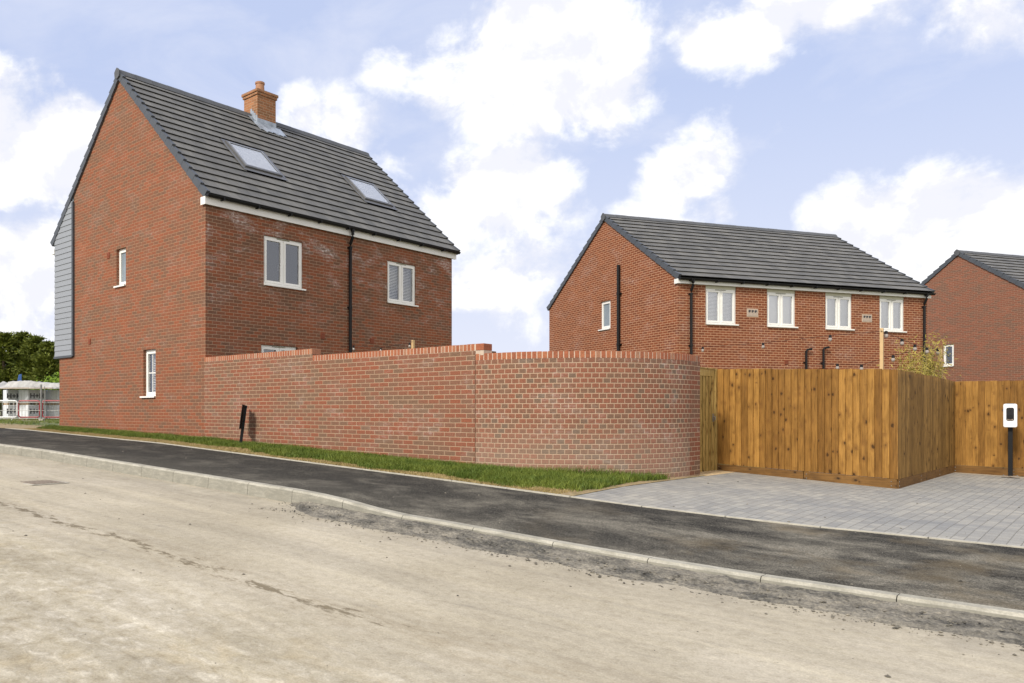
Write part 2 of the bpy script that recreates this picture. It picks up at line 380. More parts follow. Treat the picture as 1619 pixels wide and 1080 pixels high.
# ground materials -------------------------------------------------
def road_mat():
    m, g, b = newmat('dusty road surface'); P = g.n('ShaderNodeTexCoord').outputs['Object']; x, y, _ = g.sep(P)
    base = g.ramp(g.noise(P, .55, 5, .6), [(.3,(.362,.324,.248)),(.5,(.415,.375,.293)),(.7,(.468,.427,.344))])
    st = g.noise(g.scale(P, .35, 5.5, 1), 1.3, 5, .6, .3)
    c = g.mix(1, base, g.ramp(st, [(.3,(.92,.92,.93)),(.5,(1,1,1)),(.72,(1.05,1.05,1.03))]), 'MULTIPLY')
    near = g.mr(y, -6.2, -7.4, 0, 1)
    cr = g.noise(g.scale(P, 1, 1.6, 1), 5.5, 7, .72, .4)
    c2 = g.mix(1, c, g.ramp(cr, [(.30,(.66,.62,.54)),(.45,(.95,.94,.90)),(.54,(1.02,1.02,1.02)),(.64,(1.34,1.37,1.42))]), 'MULTIPLY')
    c = g.mix(g.m('MULTIPLY', near, .9), c, c2)
    yb = g.noise(g.scale(P, 1, 1.3, 1), 1.7, 4, .6, .5); c = g.mix(g.m('MULTIPLY', g.mr(yb, .55, .7, 0, .5), near), c, c4((.46,.385,.25)))
    fine = g.noise(P, 75, 3, .7); c = g.mix(1, c, g.ramp(fine, [(.25,(.80,.79,.78)),(.75,(1.17,1.17,1.17))]), 'MULTIPLY')
    mid = g.noise(P, 14, 6, .75); c = g.mix(1, c, g.ramp(mid, [(.28,(.80,.78,.75)),(.5,(1,1,1)),(.7,(1.12,)*3)]), 'MULTIPLY')
    # longitudinal dirt trail
    yw = g.m('ADD', y, g.m('MULTIPLY', g.m('SUBTRACT', g.noise(g.comb(x, 0, 0), .8, 3), .5), .35))
    dl = g.m('ABSOLUTE', g.m('ADD', yw, 6.25))
    lane = g.mr(dl, .0, .26, 1, 0)
    spn = g.noise(g.scale(P, 2.2, 6, 1), 2.1, 6, .70)
    lane = g.m('MULTIPLY', lane, g.mr(x, 12.6, 11.2, 0, 1))
    tr = g.mr(g.m('ADD', g.m('MULTIPLY', lane, .34), spn), .785, .86, 0, .85)
    c = g.mix(tr, c, c4((.125,.105,.070)))
    lane2 = g.m('MULTIPLY', g.mr(g.m('ABSOLUTE', g.m('ADD', yw, 6.2)), .0, .5, .5, 0), g.mr(spn, .4, .6, 0, 1)); c = g.mix(g.m('MULTIPLY', lane2, .7), c, c4((.24,.19,.12)))
    tb_ = g.noise(g.comb(g.m('MULTIPLY', x, .06), g.m('ADD', y, g.m('MULTIPLY', g.noise(g.comb(x,0,0), .25, 2), .5)), 0), 2.6, 3, .5)
    c = g.mix(1, c, g.ramp(tb_, [(.35,(.90,.90,.90)),(.5,(1,1,1)),(.65,(1.10,1.10,1.09))]), 'MULTIPLY')
    # dark specks and curved skid patches
    skp = g.noise(g.scale(g.vm('ADD', P, (3, 7, 0)), .8, 3.0, 1), 1.4, 6, .7, 1.2)
    c = g.mix(g.mr(skp, .60, .72, 0, .38), c, c4((.17,.155,.135)))
    sp = g.mr(g.noise(P, 30, 2, .5), .765, .79, 0, .8); c = g.mix(sp, c, c4((.10,.09,.075)))
    kb = g.mr(y, -4.55, -3.72, 0, 1); kn = g.mr(g.noise(P, 2.0, 5, .65), .38, .6, 0, 1)
    c = g.mix(g.m('MULTIPLY', g.m('MULTIPLY', kb, kn), .35), c, c4((.20,.18,.15)))
    g.put(b.inputs['Base Color'], c); b.inputs['Roughness'].default_value = .92; b.inputs['Specular IOR Level'].default_value = .2
    h = g.m('ADD', g.m('MULTIPLY', fine, .5), g.m('ADD', mid, g.m('MULTIPLY', cr, 1.4)))
    g.put(b.inputs['Normal'], g.bump(h, .55, .010)); return m
def path_mat():
    m, g, b = newmat('black tarmac'); P = g.n('ShaderNodeTexCoord').outputs['Object']; x, y, _ = g.sep(P)
    c = g.ramp(g.noise(P, 75, 4, .85), [(.34,(.008,.008,.008)),(.52,(.034,.033,.030)),(.66,(.17,.16,.14))])
    dust = g.noise(g.scale(P, .7, 1.1, 1), 1.6, 8, .70, .3)
    right = g.mr(x, 5.0, 13.5, 0, 1)
    k = g.m('ADD', g.mr(dust, .48, .70, 0, .32), g.m('MULTIPLY', g.mr(dust, .40, .62, .0, .62), right))
    ed = g.mr(y, -2.5, -3.5, 0, .18); k = g.m('ADD', k, ed, clamp=True)
    grit = g.mr(g.noise(P, 60, 4, .85), .38, .66, .25, 1.45); k = g.m('MULTIPLY', k, grit, clamp=True)
    c = g.mix(k, c, c4((.27,.25,.205)))
    yb = g.m('MULTIPLY', g.mr(g.noise(g.vm('ADD', P, (5, 2, 0)), 1.2, 5, .65), .52, .72, 0, .6), g.mr(x, 9.5, 12.5, 0, 1))
    c = g.mix(yb, c, c4((.17,.135,.085)))
    sp = g.mr(g.noise(P, 22, 2, .5), .755, .775, 0, .9); c = g.mix(g.m('MULTIPLY', sp, g.mr(x, 7, 12, .25, 1)), c, c4((.50,.46,.38)))
    g.put(b.inputs['Base Color'], c); b.inputs['Roughness'].default_value = 1; b.inputs['Specular IOR Level'].default_value = .08
    g.put(b.inputs['Normal'], g.bump(g.noise(P, 130, 2, .8), .6, .006)); return m
def soil_mat():
    m, g, b = newmat('verge soil and straw'); P = g.n('ShaderNodeTexCoord').outputs['Object']
    c = g.ramp(g.noise(P, 14, 5, .7), [(.25,(.17,.115,.055)),(.5,(.30,.22,.115)),(.75,(.42,.34,.20))])
    c = g.mix(g.mr(g.noise(P, 3, 4, .6), .5, .7, 0, .5), c, c4((.10,.12,.03)))
    g.put(b.inputs['Base Color'], c); b.inputs['Roughness'].default_value = .95
    g.put(b.inputs['Normal'], g.bump(g.noise(P, 40, 4, .7), .8, .02)); return m
def ground_mat():
    m, g, b = newmat('rough site ground'); P = g.n('ShaderNodeTexCoord').outputs['Object']
    n0 = g.noise(P, .35, 6, .65)
    c = g.ramp(n0, [(.36,(.07,.10,.022)),(.47,(.12,.14,.04)),(.55,(.28,.24,.16)),(.7,(.36,.33,.27))])
    c = g.mix(1, c, g.ramp(g.noise(P, 9, 5, .7), [(.25,(.7,)*3),(.75,(1.25,)*3)]), 'MULTIPLY')
    g.put(b.inputs['Base Color'], c); b.inputs['Roughness'].default_value = .95
    g.put(b.inputs['Normal'], g.bump(g.noise(P, 12, 5, .7), .8, .04)); return m
def paving_mat():
    m, g, b = newmat('grey block paving'); P = g.n('ShaderNodeTexCoord').outputs['Object']; x, y, _ = g.sep(P)
    V = g.m('DIVIDE', x, .105); row = g.m('FLOOR', V)
    ln = .165
    U = g.m('ADD', g.m('DIVIDE', y, ln), g.m('MULTIPLY', g.m('MODULO', g.m('ADD', row, 400), 3), .37)); ci = g.m('FLOOR', U)
    fy = g.m('MULTIPLY', g.m('SUBTRACT', U, ci), ln); fx = g.m('MULTIPLY', g.m('SUBTRACT', V, row), .105)
    e = g.m('MINIMUM', g.m('MINIMUM', fx, g.m('SUBTRACT', .105, fx)), g.m('MINIMUM', fy, g.m('SUBTRACT', ln, fy)))
    wn = g.n('ShaderNodeTexWhiteNoise', noise_dimensions='2D'); g.put(wn.inputs['Vector'], g.comb(ci, row, 0))
    c = g.ramp(wn.outputs['Value'], [(0,(.250,.248,.238)),(.35,(.275,.273,.260)),(.7,(.297,.294,.276)),(1,(.335,.328,.300))])
    c = g.mix(1, c, g.ramp(g.noise(P, .8, 5, .65), [(.3,(.84,.86,.9)),(.7,(1.16,1.13,1.07))]), 'MULTIPLY')
    c = g.mix(1, c, g.ramp(g.noise(P, 60, 3, .7), [(.25,(.84,)*3),(.75,(1.15,)*3)]), 'MULTIPLY')
    c = g.mix(g.mr(e, .001, .005, .7, 0), c, c4((.16,.15,.13)))
    du = g.mr(g.noise(g.vm('ADD', P, (8, 3, 0)), 1.1, 5, .6), .55, .75, 0, .45); c = g.mix(du, c, c4((.38,.355,.31)))
    ed = g.mr(g.m('ABSOLUTE', g.m('SUBTRACT', y, 9.0)), .0, .3, .9, 0); c = g.mix(ed, c, c4((.42,.36,.27)))
    g.put(b.inputs['Base Color'], c); b.inputs['Roughness'].default_value = .8; b.inputs['Specular IOR Level'].default_value = .3
    g.put(b.inputs['Normal'], g.bump(g.m('ADD', g.mr(e, 0, .007, 0, 1), g.m('MULTIPLY', g.noise(P, 80, 2), .3)), .8, .006)); return m
def kerb_mat():
    m, g, b = newmat('concrete kerb'); P = g.n('ShaderNodeTexCoord').outputs['Object']
    c = g.ramp(g.noise(P, 5, 5, .65), [(.3,(.28,.265,.215)),(.5,(.36,.343,.285)),(.7,(.44,.42,.355))])
    x, y, z = g.sep(P)
    c = g.mix(1, c, g.ramp(g.noise(P, 60, 3, .6), [(.3,(.82,)*3),(.7,(1.12,)*3)]), 'MULTIPLY')
    c = g.mix(g.mr(g.noise(g.scale(P, 2, 8, 8), 1.6, 4, .6), .5, .68, 0, .55), c, c4((.185,.18,.15)))
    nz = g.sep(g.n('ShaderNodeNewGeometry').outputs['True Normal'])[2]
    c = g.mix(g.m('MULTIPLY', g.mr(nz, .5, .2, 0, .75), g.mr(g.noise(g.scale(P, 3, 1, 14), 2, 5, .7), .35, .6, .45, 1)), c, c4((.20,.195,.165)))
    g.put(b.inputs['Base Color'], c); b.inputs['Roughness'].default_value = .85
    g.put(b.inputs['Normal'], g.bump(g.noise(P, 50, 3), .4, .004)); return m
def debris_mat():
    m, g, b = newmat('loose tarmac crumbs'); P = g.n('ShaderNodeTexCoord').outputs['Object']
    c = g.ramp(g.noise(P, 28, 5, .75), [(.3,(.030,.029,.026)),(.5,(.085,.080,.068)),(.66,(.21,.195,.16)),(.8,(.42,.39,.32))])
    x, y, z = g.sep(P)
    c = g.mix(g.m('MULTIPLY', g.mr(g.noise(g.scale(P, 1, 2.0, 1), 2.6, 6, .7), .40, .60, 0, 1), g.mr(g.noise(P, 35, 3, .8), .35, .6, .3, 1)), c, c4((.34,.31,.25)))
    g.put(b.inputs['Base Color'], c); b.inputs['Roughness'].default_value = .95
    g.put(b.inputs['Normal'], g.bump(g.noise(P, 45, 4, .7), 1, .02)); return m
M['road'] = road_mat(); M['path'] = path_mat(); M['soil'] = soil_mat(); M['ground'] = ground_mat()
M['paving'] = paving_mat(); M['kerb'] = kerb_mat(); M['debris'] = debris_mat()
M['sand'] = simple('sandy bedding', (.50,.38,.22), .95, .25, 12, .01)
M['concrete'] = simple('pale concrete', (.42,.40,.34), .9, .15, 12, .004)
def leaf_mat(name, a, bcol, tr=.25):
    m, g, b = newmat(name); r = g.n('ShaderNodeNewGeometry').outputs['Random Per Island']
    P = g.n('ShaderNodeTexCoord').outputs['Object']
    f = g.m('ADD', g.m('MULTIPLY', r, .5), g.m('MULTIPLY', g.mr(g.noise(P, 1.8, 4, .6), .38, .62, 0, 1), .5))
    g.put(b.inputs['Base Color'], g.mix(f, c4(a), c4(bcol))); b.inputs['Roughness'].default_value = .6
    b.inputs['Specular IOR Level'].default_value = .3
    try: b.inputs['Subsurface Weight'].default_value = 0
    except Exception: pass
    return m
M['grass'] = leaf_mat('grass blade', (.046,.090,.008), (.180,.215,.032)); M['straw'] = leaf_mat('dry grass blade', (.25,.19,.07), (.40,.31,.15))
M['conifer'] = leaf_mat('conifer foliage', (.040,.068,.009), (.20,.225,.032)); M['bush'] = leaf_mat('bright hedge leaf', (.10,.19,.014), (.24,.36,.035))
M['bamboo'] = leaf_mat('bamboo leaf', (.26,.22,.035), (.46,.38,.09)); M['cane'] = leaf_mat('bamboo cane', (.28,.24,.08), (.4,.34,.14))
M['bark'] = simple('bark', (.10,.07,.045), .9, .3, 8, .02)
# ------------------------------------------------------------------ ground surfaces (plot frame)
def structure(o): o['kind'] = 'structure'; return o
def at_frame(o, O=C0, rot=ROT1, z=0): o.location = (O[0], O[1], z); o.rotation_euler = (0, 0, rot); return o
def sheet(name, mat, ss, nf0, nf1, nn, zf, dz=0):
    mb = MB(); V = []
    for s in ss:
        a, b_ = nf0(s), nf1(s); V.append([(s, a+(b_-a)*k/nn) for k in range(nn+1)])
    verts = []; faces = []
    for i, rowv in enumerate(V):
        for (s, n) in rowv: verts.append((s, n, float(zf(s, n))+dz))
    W = nn+1
    for i in range(len(V)-1):
        for k in range(nn): faces.append((i*W+k, (i+1)*W+k, (i+1)*W+k+1, i*W+k+1))
    me = bpy.data.meshes.new(name); me.from_pydata(verts, [], faces); me.materials.append(mat); me.update()
    o = bpy.data.objects.new(name, me); LINK(o); at_frame(o); structure(o); return o
lin = lambda a, b, n: list(np.linspace(a, b, n))
# path back edge and kerb line, in plot coordinates
def n_back(s): return float(np.interp(s, [-60,-9.4,-5,0,4.3,8,9.4,10.7,12,13.1,14.2,20,40], [-.7,-.8,-.95,-1.10,-1.28,-1.42,-1.38,-1.32,-1.15,-.98,-.85,-.7,-.7]))
def n_kerb(s): return float(np.interp(s, [-60,8.9,9.54,11,12.2,13.2,14.4,16,20,60],[-3.43,-3.43,-3.36,-3.30,-3.22,-3.13,-3.00,-2.9,-2.7,-2.6]))
def kerb_dip(s): return float(np.interp(s, [7.3, 8.0, 8.9, 9.3], [0, .015, .075, .082]))
def pz(s, n):   # path level with the dropped crossing
    k = max(0., min(1., (n_back(s)-n)/(n_back(s)-n_kerb(s))))
    return gz(s, n)-kerb_dip(s)*k**1.5
def blendz(s, n): return gz(s, n)
sheet('ground', M['ground'], lin(-600,-60,8)+lin(-50,60,40)+lin(70,600,8), lambda s: -300, lambda s: 900, 60, lambda s, n: gz(s, max(n,-3.6))-(.35 if n < 12 and s > -9 else .06))
sheet('pavement', M['path'], lin(-60,-10,12)+lin(-9,18,60)+lin(20,60,10), n_kerb, n_back, 6, pz)
sheet('road', M['road'], lin(-80,-10,14)+lin(-9,20,30)+lin(22,80,12), lambda s: -30, lambda s: n_kerb(s)-.13, 12, rz)
def arc_n(s):    # outer face of the garden wall as seen from the verge
    if s <= 7.437: return 0.0
    u = min(1., (s-7.437)/2.35); return 2.35*(1-math.sqrt(max(0, 1-u*u)))
sheet('verge_soil', M['soil'], lin(-60,-8,8)+lin(-7.4,9.9,40), n_back, lambda s: (.06 if s > -7.5 else 1.0)+arc_n(min(s, 9.787))+(.45 if s > 9.7 else 0), 8, lambda s, n: gz(s, n), .012)
sheet('driveway', M['paving'], lin(9.9,18,24)+lin(19,45,8), lambda s: n_back(s)+.055, lambda s: 9.12, 24, lambda s, n: gz(s, n), .006)
sheet('bedding_sand', M['sand'], lin(9.2,9.93,6), lambda s: 2.7, lambda s: 4.1, 4, lambda s, n: gz(s, n), .008)
mb = MB()
for i in range(40):     # edging strip between tarmac and block paving, and along the verge
    a, b_ = 9.9+i*.9, 9.9+(i+1)*.9-.01
    if a > 30: break
    z0, z1 = gz(a, n_back(a))+.012, gz(b_, n_back(b_))+.012
    mb.hexa([(a,n_back(a),z0-.1),(b_,n_back(b_),z1-.1),(b_,n_back(b_)+.05,z1-.1),(a,n_back(a)+.05,z0-.1)],[(a,n_back(a),z0),(b_,n_back(b_),z1),(b_,n_back(b_)+.05,z1),(a,n_back(a)+.05,z0)])
for i in range(60):
    a, b_ = -9.0+i*.9, -9.0+(i+1)*.9-.008
    if a > 9.5: break
    b_ = min(b_, 9.9)
    z0, z1 = gz(a, n_back(a))+.016, gz(b_, n_back(b_))+.016
    mb.hexa([(a,n_back(a)-.01,z0-.1),(b_,n_back(b_)-.01,z1-.1),(b_,n_back(b_)+.03,z1-.1),(a,n_back(a)+.03,z0-.1)],[(a,n_back(a)-.01,z0),(b_,n_back(b_)-.01,z1),(b_,n_back(b_)+.03,z1),(a,n_back(a)+.03,z0)])
o = mb.build('edging_strip', M['concrete']); at_frame(o); structure(o)
# kerb stones
mb = MB()
def kt(s): return float(pz(s, n_kerb(s)))+.004
s = -20.0
while s < 30:
    Ls = .91; a, b_ = s+.0035, s+Ls-.0035
    for (p, q) in ([(a, b_)] if not (7 < s < 9.6) else [(a, a+.45), (a+.45, b_)]):
        za, zb2 = kt(p), kt(q)
        prof = lambda t, zz: [(t,n_kerb(t)+q_,zz+h_) for q_, h_ in ((0,-.25),(0,0),(-.102,0),(-.125,-.022),(-.142,-.25))]
        A, B = prof(p, za), prof(q, zb2)
        mb.face(A); mb.face(B[::-1])
        for i in range(5):
            j = (i+1) % 5; mb.face([A[j], A[i], B[i], B[j]])
    s += Ls
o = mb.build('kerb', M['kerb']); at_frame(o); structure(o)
mb = MB(); mb.box(-20,30,-3.585,-3.50,-1,-.9)
# loose debris along the dropped kerb
def debris():
    ss = np.linspace(7.2, 20, 420); K = 16; verts = []; faces = []
    from mathutils import noise as mn
    for s in ss:
        w = np.interp(s, [7.2,7.9,9,12,16,20],[.10,.42,.55,.50,.60,.6])+.12*mn.noise((s*1.4,0,0))+.05*mn.noise((s*6,3,0))
        for k in range(K+1):
            u = k/K; n = n_kerb(s)-.10-w*u
            edge = min(1, u*7)*min(1, (1-u)*5); taper = min(1, (s-7.2)/.4)
            hh = .010+.030*abs(mn.noise((s*5, n*5, 1)))+.022*abs(mn.noise((s*19, n*19, 4)))+.02*max(0, mn.noise((s*2,n*3,7)))
            verts.append((s, n, float(rz(s, n))-.012+(.008+hh*edge+(.085*max(0,.55-u)))*taper))
    W = K+1
    for i in range(len(ss)-1):
        for k in range(K): faces.append((i*W+k+1,(i+1)*W+k+1,(i+1)*W+k,i*W+k))
    # crumbs
    base = [(1,0,0),(-1,0,0),(0,1,0),(0,-1,0),(0,0,1),(0,0,-1)]; ff = [(0,2,4),(2,1,4),(1,3,4),(3,0,4),(2,0,5),(1,2,5),(3,1,5),(0,3,5)]
    for q in range(4200):
        s = 7.4+rng.random()**1.0*11; w = .5; u = rng.random(); n = n_kerb(s)-.13-(.52+.08*rng.standard_normal())*u
        if rng.random() < .16: n = n_kerb(s)-.68+.06*rng.standard_normal()
        if rng.random() < .04: n -= rng.random()*.5
        r = .003+.012*rng.random()**4; i0 = len(verts); z = float(rz(s, n))+.010+r*.3+(.03*rng.random() if n > n_kerb(s)-.5 else -.008)
        ja = rng.random((6, 3))*.5+.75
        for p, j in zip(base, ja): verts.append((s+p[0]*r*j[0]*1.2, n+p[1]*r*j[1], z+p[2]*r*j[2]*.7))
        faces.extend([tuple(i0+t for t in f) for f in ff])
    me = bpy.data.meshes.new('loose_gravel'); me.from_pydata(verts, [], faces); me.materials.append(M['debris']); me.update()
    o = bpy.data.objects.new('loose_gravel', me); LINK(o); at_frame(o); o['kind'] = 'stuff'
    tag(o, 'dark crumbled tarmac and grit lying along the flush kerb', 'gravel')
    # scattered pebbles on road, path and drive
    verts = []; faces = []
    for q in range(700):
        s = rng.uniform(-2, 18); n = rng.uniform(-9.3, 8)
        if n > -1.3 and (s < 10 or n > 8 or (s < 12.4 and n > 3.6)): continue
        z = float(rz(s, n)) if n < n_kerb(s)-.13 else (float(pz(s, n)) if n < n_back(s) else float(gz(s, n))+.006)
        if abs(n-n_kerb(s)+.06) < .1: continue
        r = .004+.012*rng.random()**4; i0 = len(verts); ja = rng.random((6, 3))*.5+.75
        for p, j in zip(base, ja): verts.append((s+p[0]*r*j[0]*1.3, n+p[1]*r*j[1], z+r*.3+p[2]*r*j[2]*.7))
        faces.extend([tuple(i0+t for t in f) for f in ff])
    me = bpy.data.meshes.new('scattered_grit'); me.from_pydata(verts, [], faces); me.materials.append(M['debris']); me.update()
    o = bpy.data.objects.new('scattered_grit', me); LINK(o); at_frame(o); o['kind'] = 'stuff'
    tag(o, 'small dark stones scattered over the road, pavement and driveway', 'grit')
debris()
# manhole cover
r0 = empty('manhole_cover', 'rectangular rusty manhole cover set in the dusty road', 'manhole cover', l2w(3.55,-5.05), float(rz(3.55,-5))-.006, ROT1)
mb = MB(); mb.box(-.34,.34,-.26,.26,0,.006); mb.build('frame', M['concrete'], r0)
mb = MB()
mb.box(-.29,-.003,-.21,.21,.003,.012); mb.box(.003,.29,-.21,.21,.003,.012)
for i in range(10):
    for j in range(7): mb.box(-.27+i*.056,-.245+i*.056,-.19+j*.056,-.165+j*.056,.0121,.016)
mb.build('lid', M['iron'], r0)
# ------------------------------------------------------------------ garden wall
wall = empty('garden_wall', 'curved red brick garden wall with stepped brick on edge coping beside the grass verge', 'wall', C0, .6, ROT1)
T = .215
mb = MB(.6); steps = [(0.0, 3.60, 1.155), (3.60, 7.437, 1.027)]
for a, b_, h in steps:
    zt = CAMZ+h-.105
    mb.box(a+(.002 if a == 0 else 0), b_, -.03, -.03+T, .3, zt, skip='d')
mb.box(7.437-.003, 7.57, .20, .33, .3, CAMZ+1.027-.105, 'd')
mb.build('straight_wall', M['brickw'], wall)
R0 = 2.35+.03; AC = (7.440, -.03+R0)       # arc centre (plot frame)
mb = MB(.6); NA = 64; zt3 = CAMZ+.872-.105
def arcp(th, r): return (AC[0]+r*math.sin(th), AC[1]-r*math.cos(th))
for i in range(NA):
    t0, t1 = math.pi/2*i/NA, math.pi/2*(i+1)/NA
    for r, sg in ((R0, 1), (R0-T, -1)):
        a = arcp(t0, r); b_ = arcp(t1, r); u0, u1 = R0*t0, R0*t1
        q = [(a[0],a[1],.3),(b_[0],b_[1],.3),(b_[0],b_[1],zt3),(a[0],a[1],zt3)]; uv = [(u0,.3),(u1,.3),(u1,zt3),(u0,zt3)]
        if sg < 0: q = q[::-1]; uv = uv[::-1]
        mb.face(q, uv, smooth=True)
    a, b_, c_, d_ = arcp(t0, R0), arcp(t1, R0), arcp(t1, R0-T), arcp(t0, R0-T)
    mb.face([(a[0],a[1],zt3),(b_[0],b_[1],zt3),(c_[0],c_[1],zt3),(d_[0],d_[1],zt3)])
a = arcp(0, R0); b_ = arcp(0, R0-T); mb.face([(b_[0],b_[1],.3),(a[0],a[1],.3),(a[0],a[1],zt3),(b_[0],b_[1],zt3)])
mb.build('curved_wall', M['brickh'], wall)
XE = AC[0]+R0; YE = AC[1]
mb = MB(.6); mb.box(XE-T-.0, XE, YE, YE+.40, .3, zt3, skip='d'); mb.build('end_pier', M['brickw'], wall)
# open joint between straight and curved sections
mb = MB(.6); mb.box(7.428, 7.441, -.034, -.029, .4, CAMZ+1.027-.11); mb.build('movement_joint', simple('brown sealant', (.10,.035,.015), .8), wall)
# coping bricks on edge
def cope_brick(mb, P, Q, Rr, S_, z0, z1): mb.hexa([(p[0],p[1],z0) for p in (P,Q,Rr,S_)], [(p[0],p[1],z1) for p in (P,Q,Rr,S_)])
mb = MB(.6); mm = MB(.6)
for a, b_, h in [(0.0, 3.60, 1.155), (3.60, 7.60, 1.027)]:
    z1 = CAMZ+h; n = int((b_-a)/.075)
    last = (h < 1.1)
    for i in range(n):
        x0 = a+.004+i*.075; x1 = x0+.0625; dz = random.uniform(-.002, .002)
        if x1 > b_: break
        if last and i >= n-2: continue
        cope_brick(mb, (x0,-.033),(x1,-.033),(x1,-.033+T+.004),(x0,-.033+T+.004), z1-.1025, z1+dz)
    mm.box(a+.002, b_-(.15 if last else .012), -.030, -.03+T-.004, z1-.1045, z1-.006)
mm.box(7.44,7.60,-.031,T-.034,CAMZ+1.027-.18,CAMZ+1.027-.105)
cope_brick(mb, (7.447,-.034),(7.600,-.034),(7.600,.182),(7.447,.182), CAMZ+1.027-.1025, CAMZ+1.027)
nb = int((math.pi/2*R0)/.0765)
for i in range(nb):
    t0 = (i+.06)/nb*math.pi/2; t1 = (i+.88)/nb*math.pi/2
    if R0*t1 < .0: continue
    P, Q, Rr, S_ = arcp(t0, R0+.003), arcp(t1, R0+.003), arcp(t1, R0-T-.003), arcp(t0, R0-T-.003)
    cope_brick(mb, P, Q, Rr, S_, CAMZ+.872-.1025, CAMZ+.872+random.uniform(-.002,.002))
for i in range(48):
    t0 = math.pi/2*i/48; t1 = math.pi/2*(i+1)/48
    P, Q, Rr, S_ = arcp(t0, R0-.001), arcp(t1, R0-.001), arcp(t1, R0-T+.002), arcp(t0, R0-T+.002)
    cope_brick(mm, P, Q, Rr, S_, CAMZ+.872-.1045, CAMZ+.872-.006)
for i in range(5):
    y0 = YE+.008+i*.077; cope_brick(mb, (XE+.003,y0),(XE+.003,y0+.066),(XE-T-.003,y0+.066),(XE-T-.003,y0), CAMZ+.872-.1025, CAMZ+.872)
mm.box(XE-T+.002, XE-.001, YE, YE+.395, CAMZ+.872-.1045, CAMZ+.872-.006)
cp = mb.build('coping', M['cope'], wall, bevel=.004); mm.build('coping_mortar', M['mortar'], cp)
# ------------------------------------------------------------------ houses
def wall_plane(mb, fn, u0, u1, z0, top, holes, inward, depth=.10):
    """fn(u,d,z)->local point, d = depth inward; top = polyline [(u,z)..]"""
    tz = lambda u: float(np.interp(u, [p[0] for p in top], [p[1] for p in top]))
    cuts = sorted(set([u0, u1]+[p[0] for p in top if u0 < p[0] < u1]+[h[i] for h in holes for i in (0, 1)]))
    for a, b_ in zip(cuts[:-1], cuts[1:]):
        hs = sorted([h for h in holes if h[0] <= a+1e-6 and h[1] >= b_-1e-6], key=lambda h: h[2])
        lo = z0
        for h in hs:
            mb.face([fn(a,0,lo), fn(b_,0,lo), fn(b_,0,h[2]), fn(a,0,h[2])], [(a,lo),(b_,lo),(b_,h[2]),(a,h[2])]); lo = h[3]
        mb.face([fn(a,0,lo), fn(b_,0,lo), fn(b_,0,tz(b_)), fn(a,0,tz(a))], [(a,lo),(b_,lo),(b_,tz(b_)),(a,tz(a))])
    for h in holes:
        a, b_, lo, hi = h; D = depth
        mb.face([fn(a,0,lo), fn(a,0,hi), fn(a,D,hi), fn(a,D,lo)], [(0,lo),(0,hi),(D,hi),(D,lo)])
        mb.face([fn(b_,D,lo), fn(b_,D,hi), fn(b_,0,hi), fn(b_,0,lo)], [(D,lo),(D,hi),(0,hi),(0,lo)])
        mb.face([fn(a,0,hi), fn(b_,0,hi), fn(b_,D,hi), fn(a,D,hi)]); mb.face([fn(a,D,lo), fn(b_,D,lo), fn(b_,0,lo), fn(a,0,lo)])
def fbox(mb, fn, a, b_, d0, d1, z0, z1):
    mb.hexa([fn(a,d0,z0), fn(b_,d0,z0), fn(b_,d1,z0), fn(a,d1,z0)], [fn(a,d0,z1), fn(b_,d0,z1), fn(b_,d1,z1), fn(a,d1,z1)])
def ring(mb, fn, a, b_, z0, z1, w_, d0, d1):
    fbox(mb, fn, a, b_, d0, d1, z0, z0+w_); fbox(mb, fn, a, b_, d0, d1, z1-w_, z1)
    fbox(mb, fn, a, a+w_, d0, d1, z0+w_, z1-w_); fbox(mb, fn, b_-w_, b_, d0, d1, z0+w_, z1-w_)
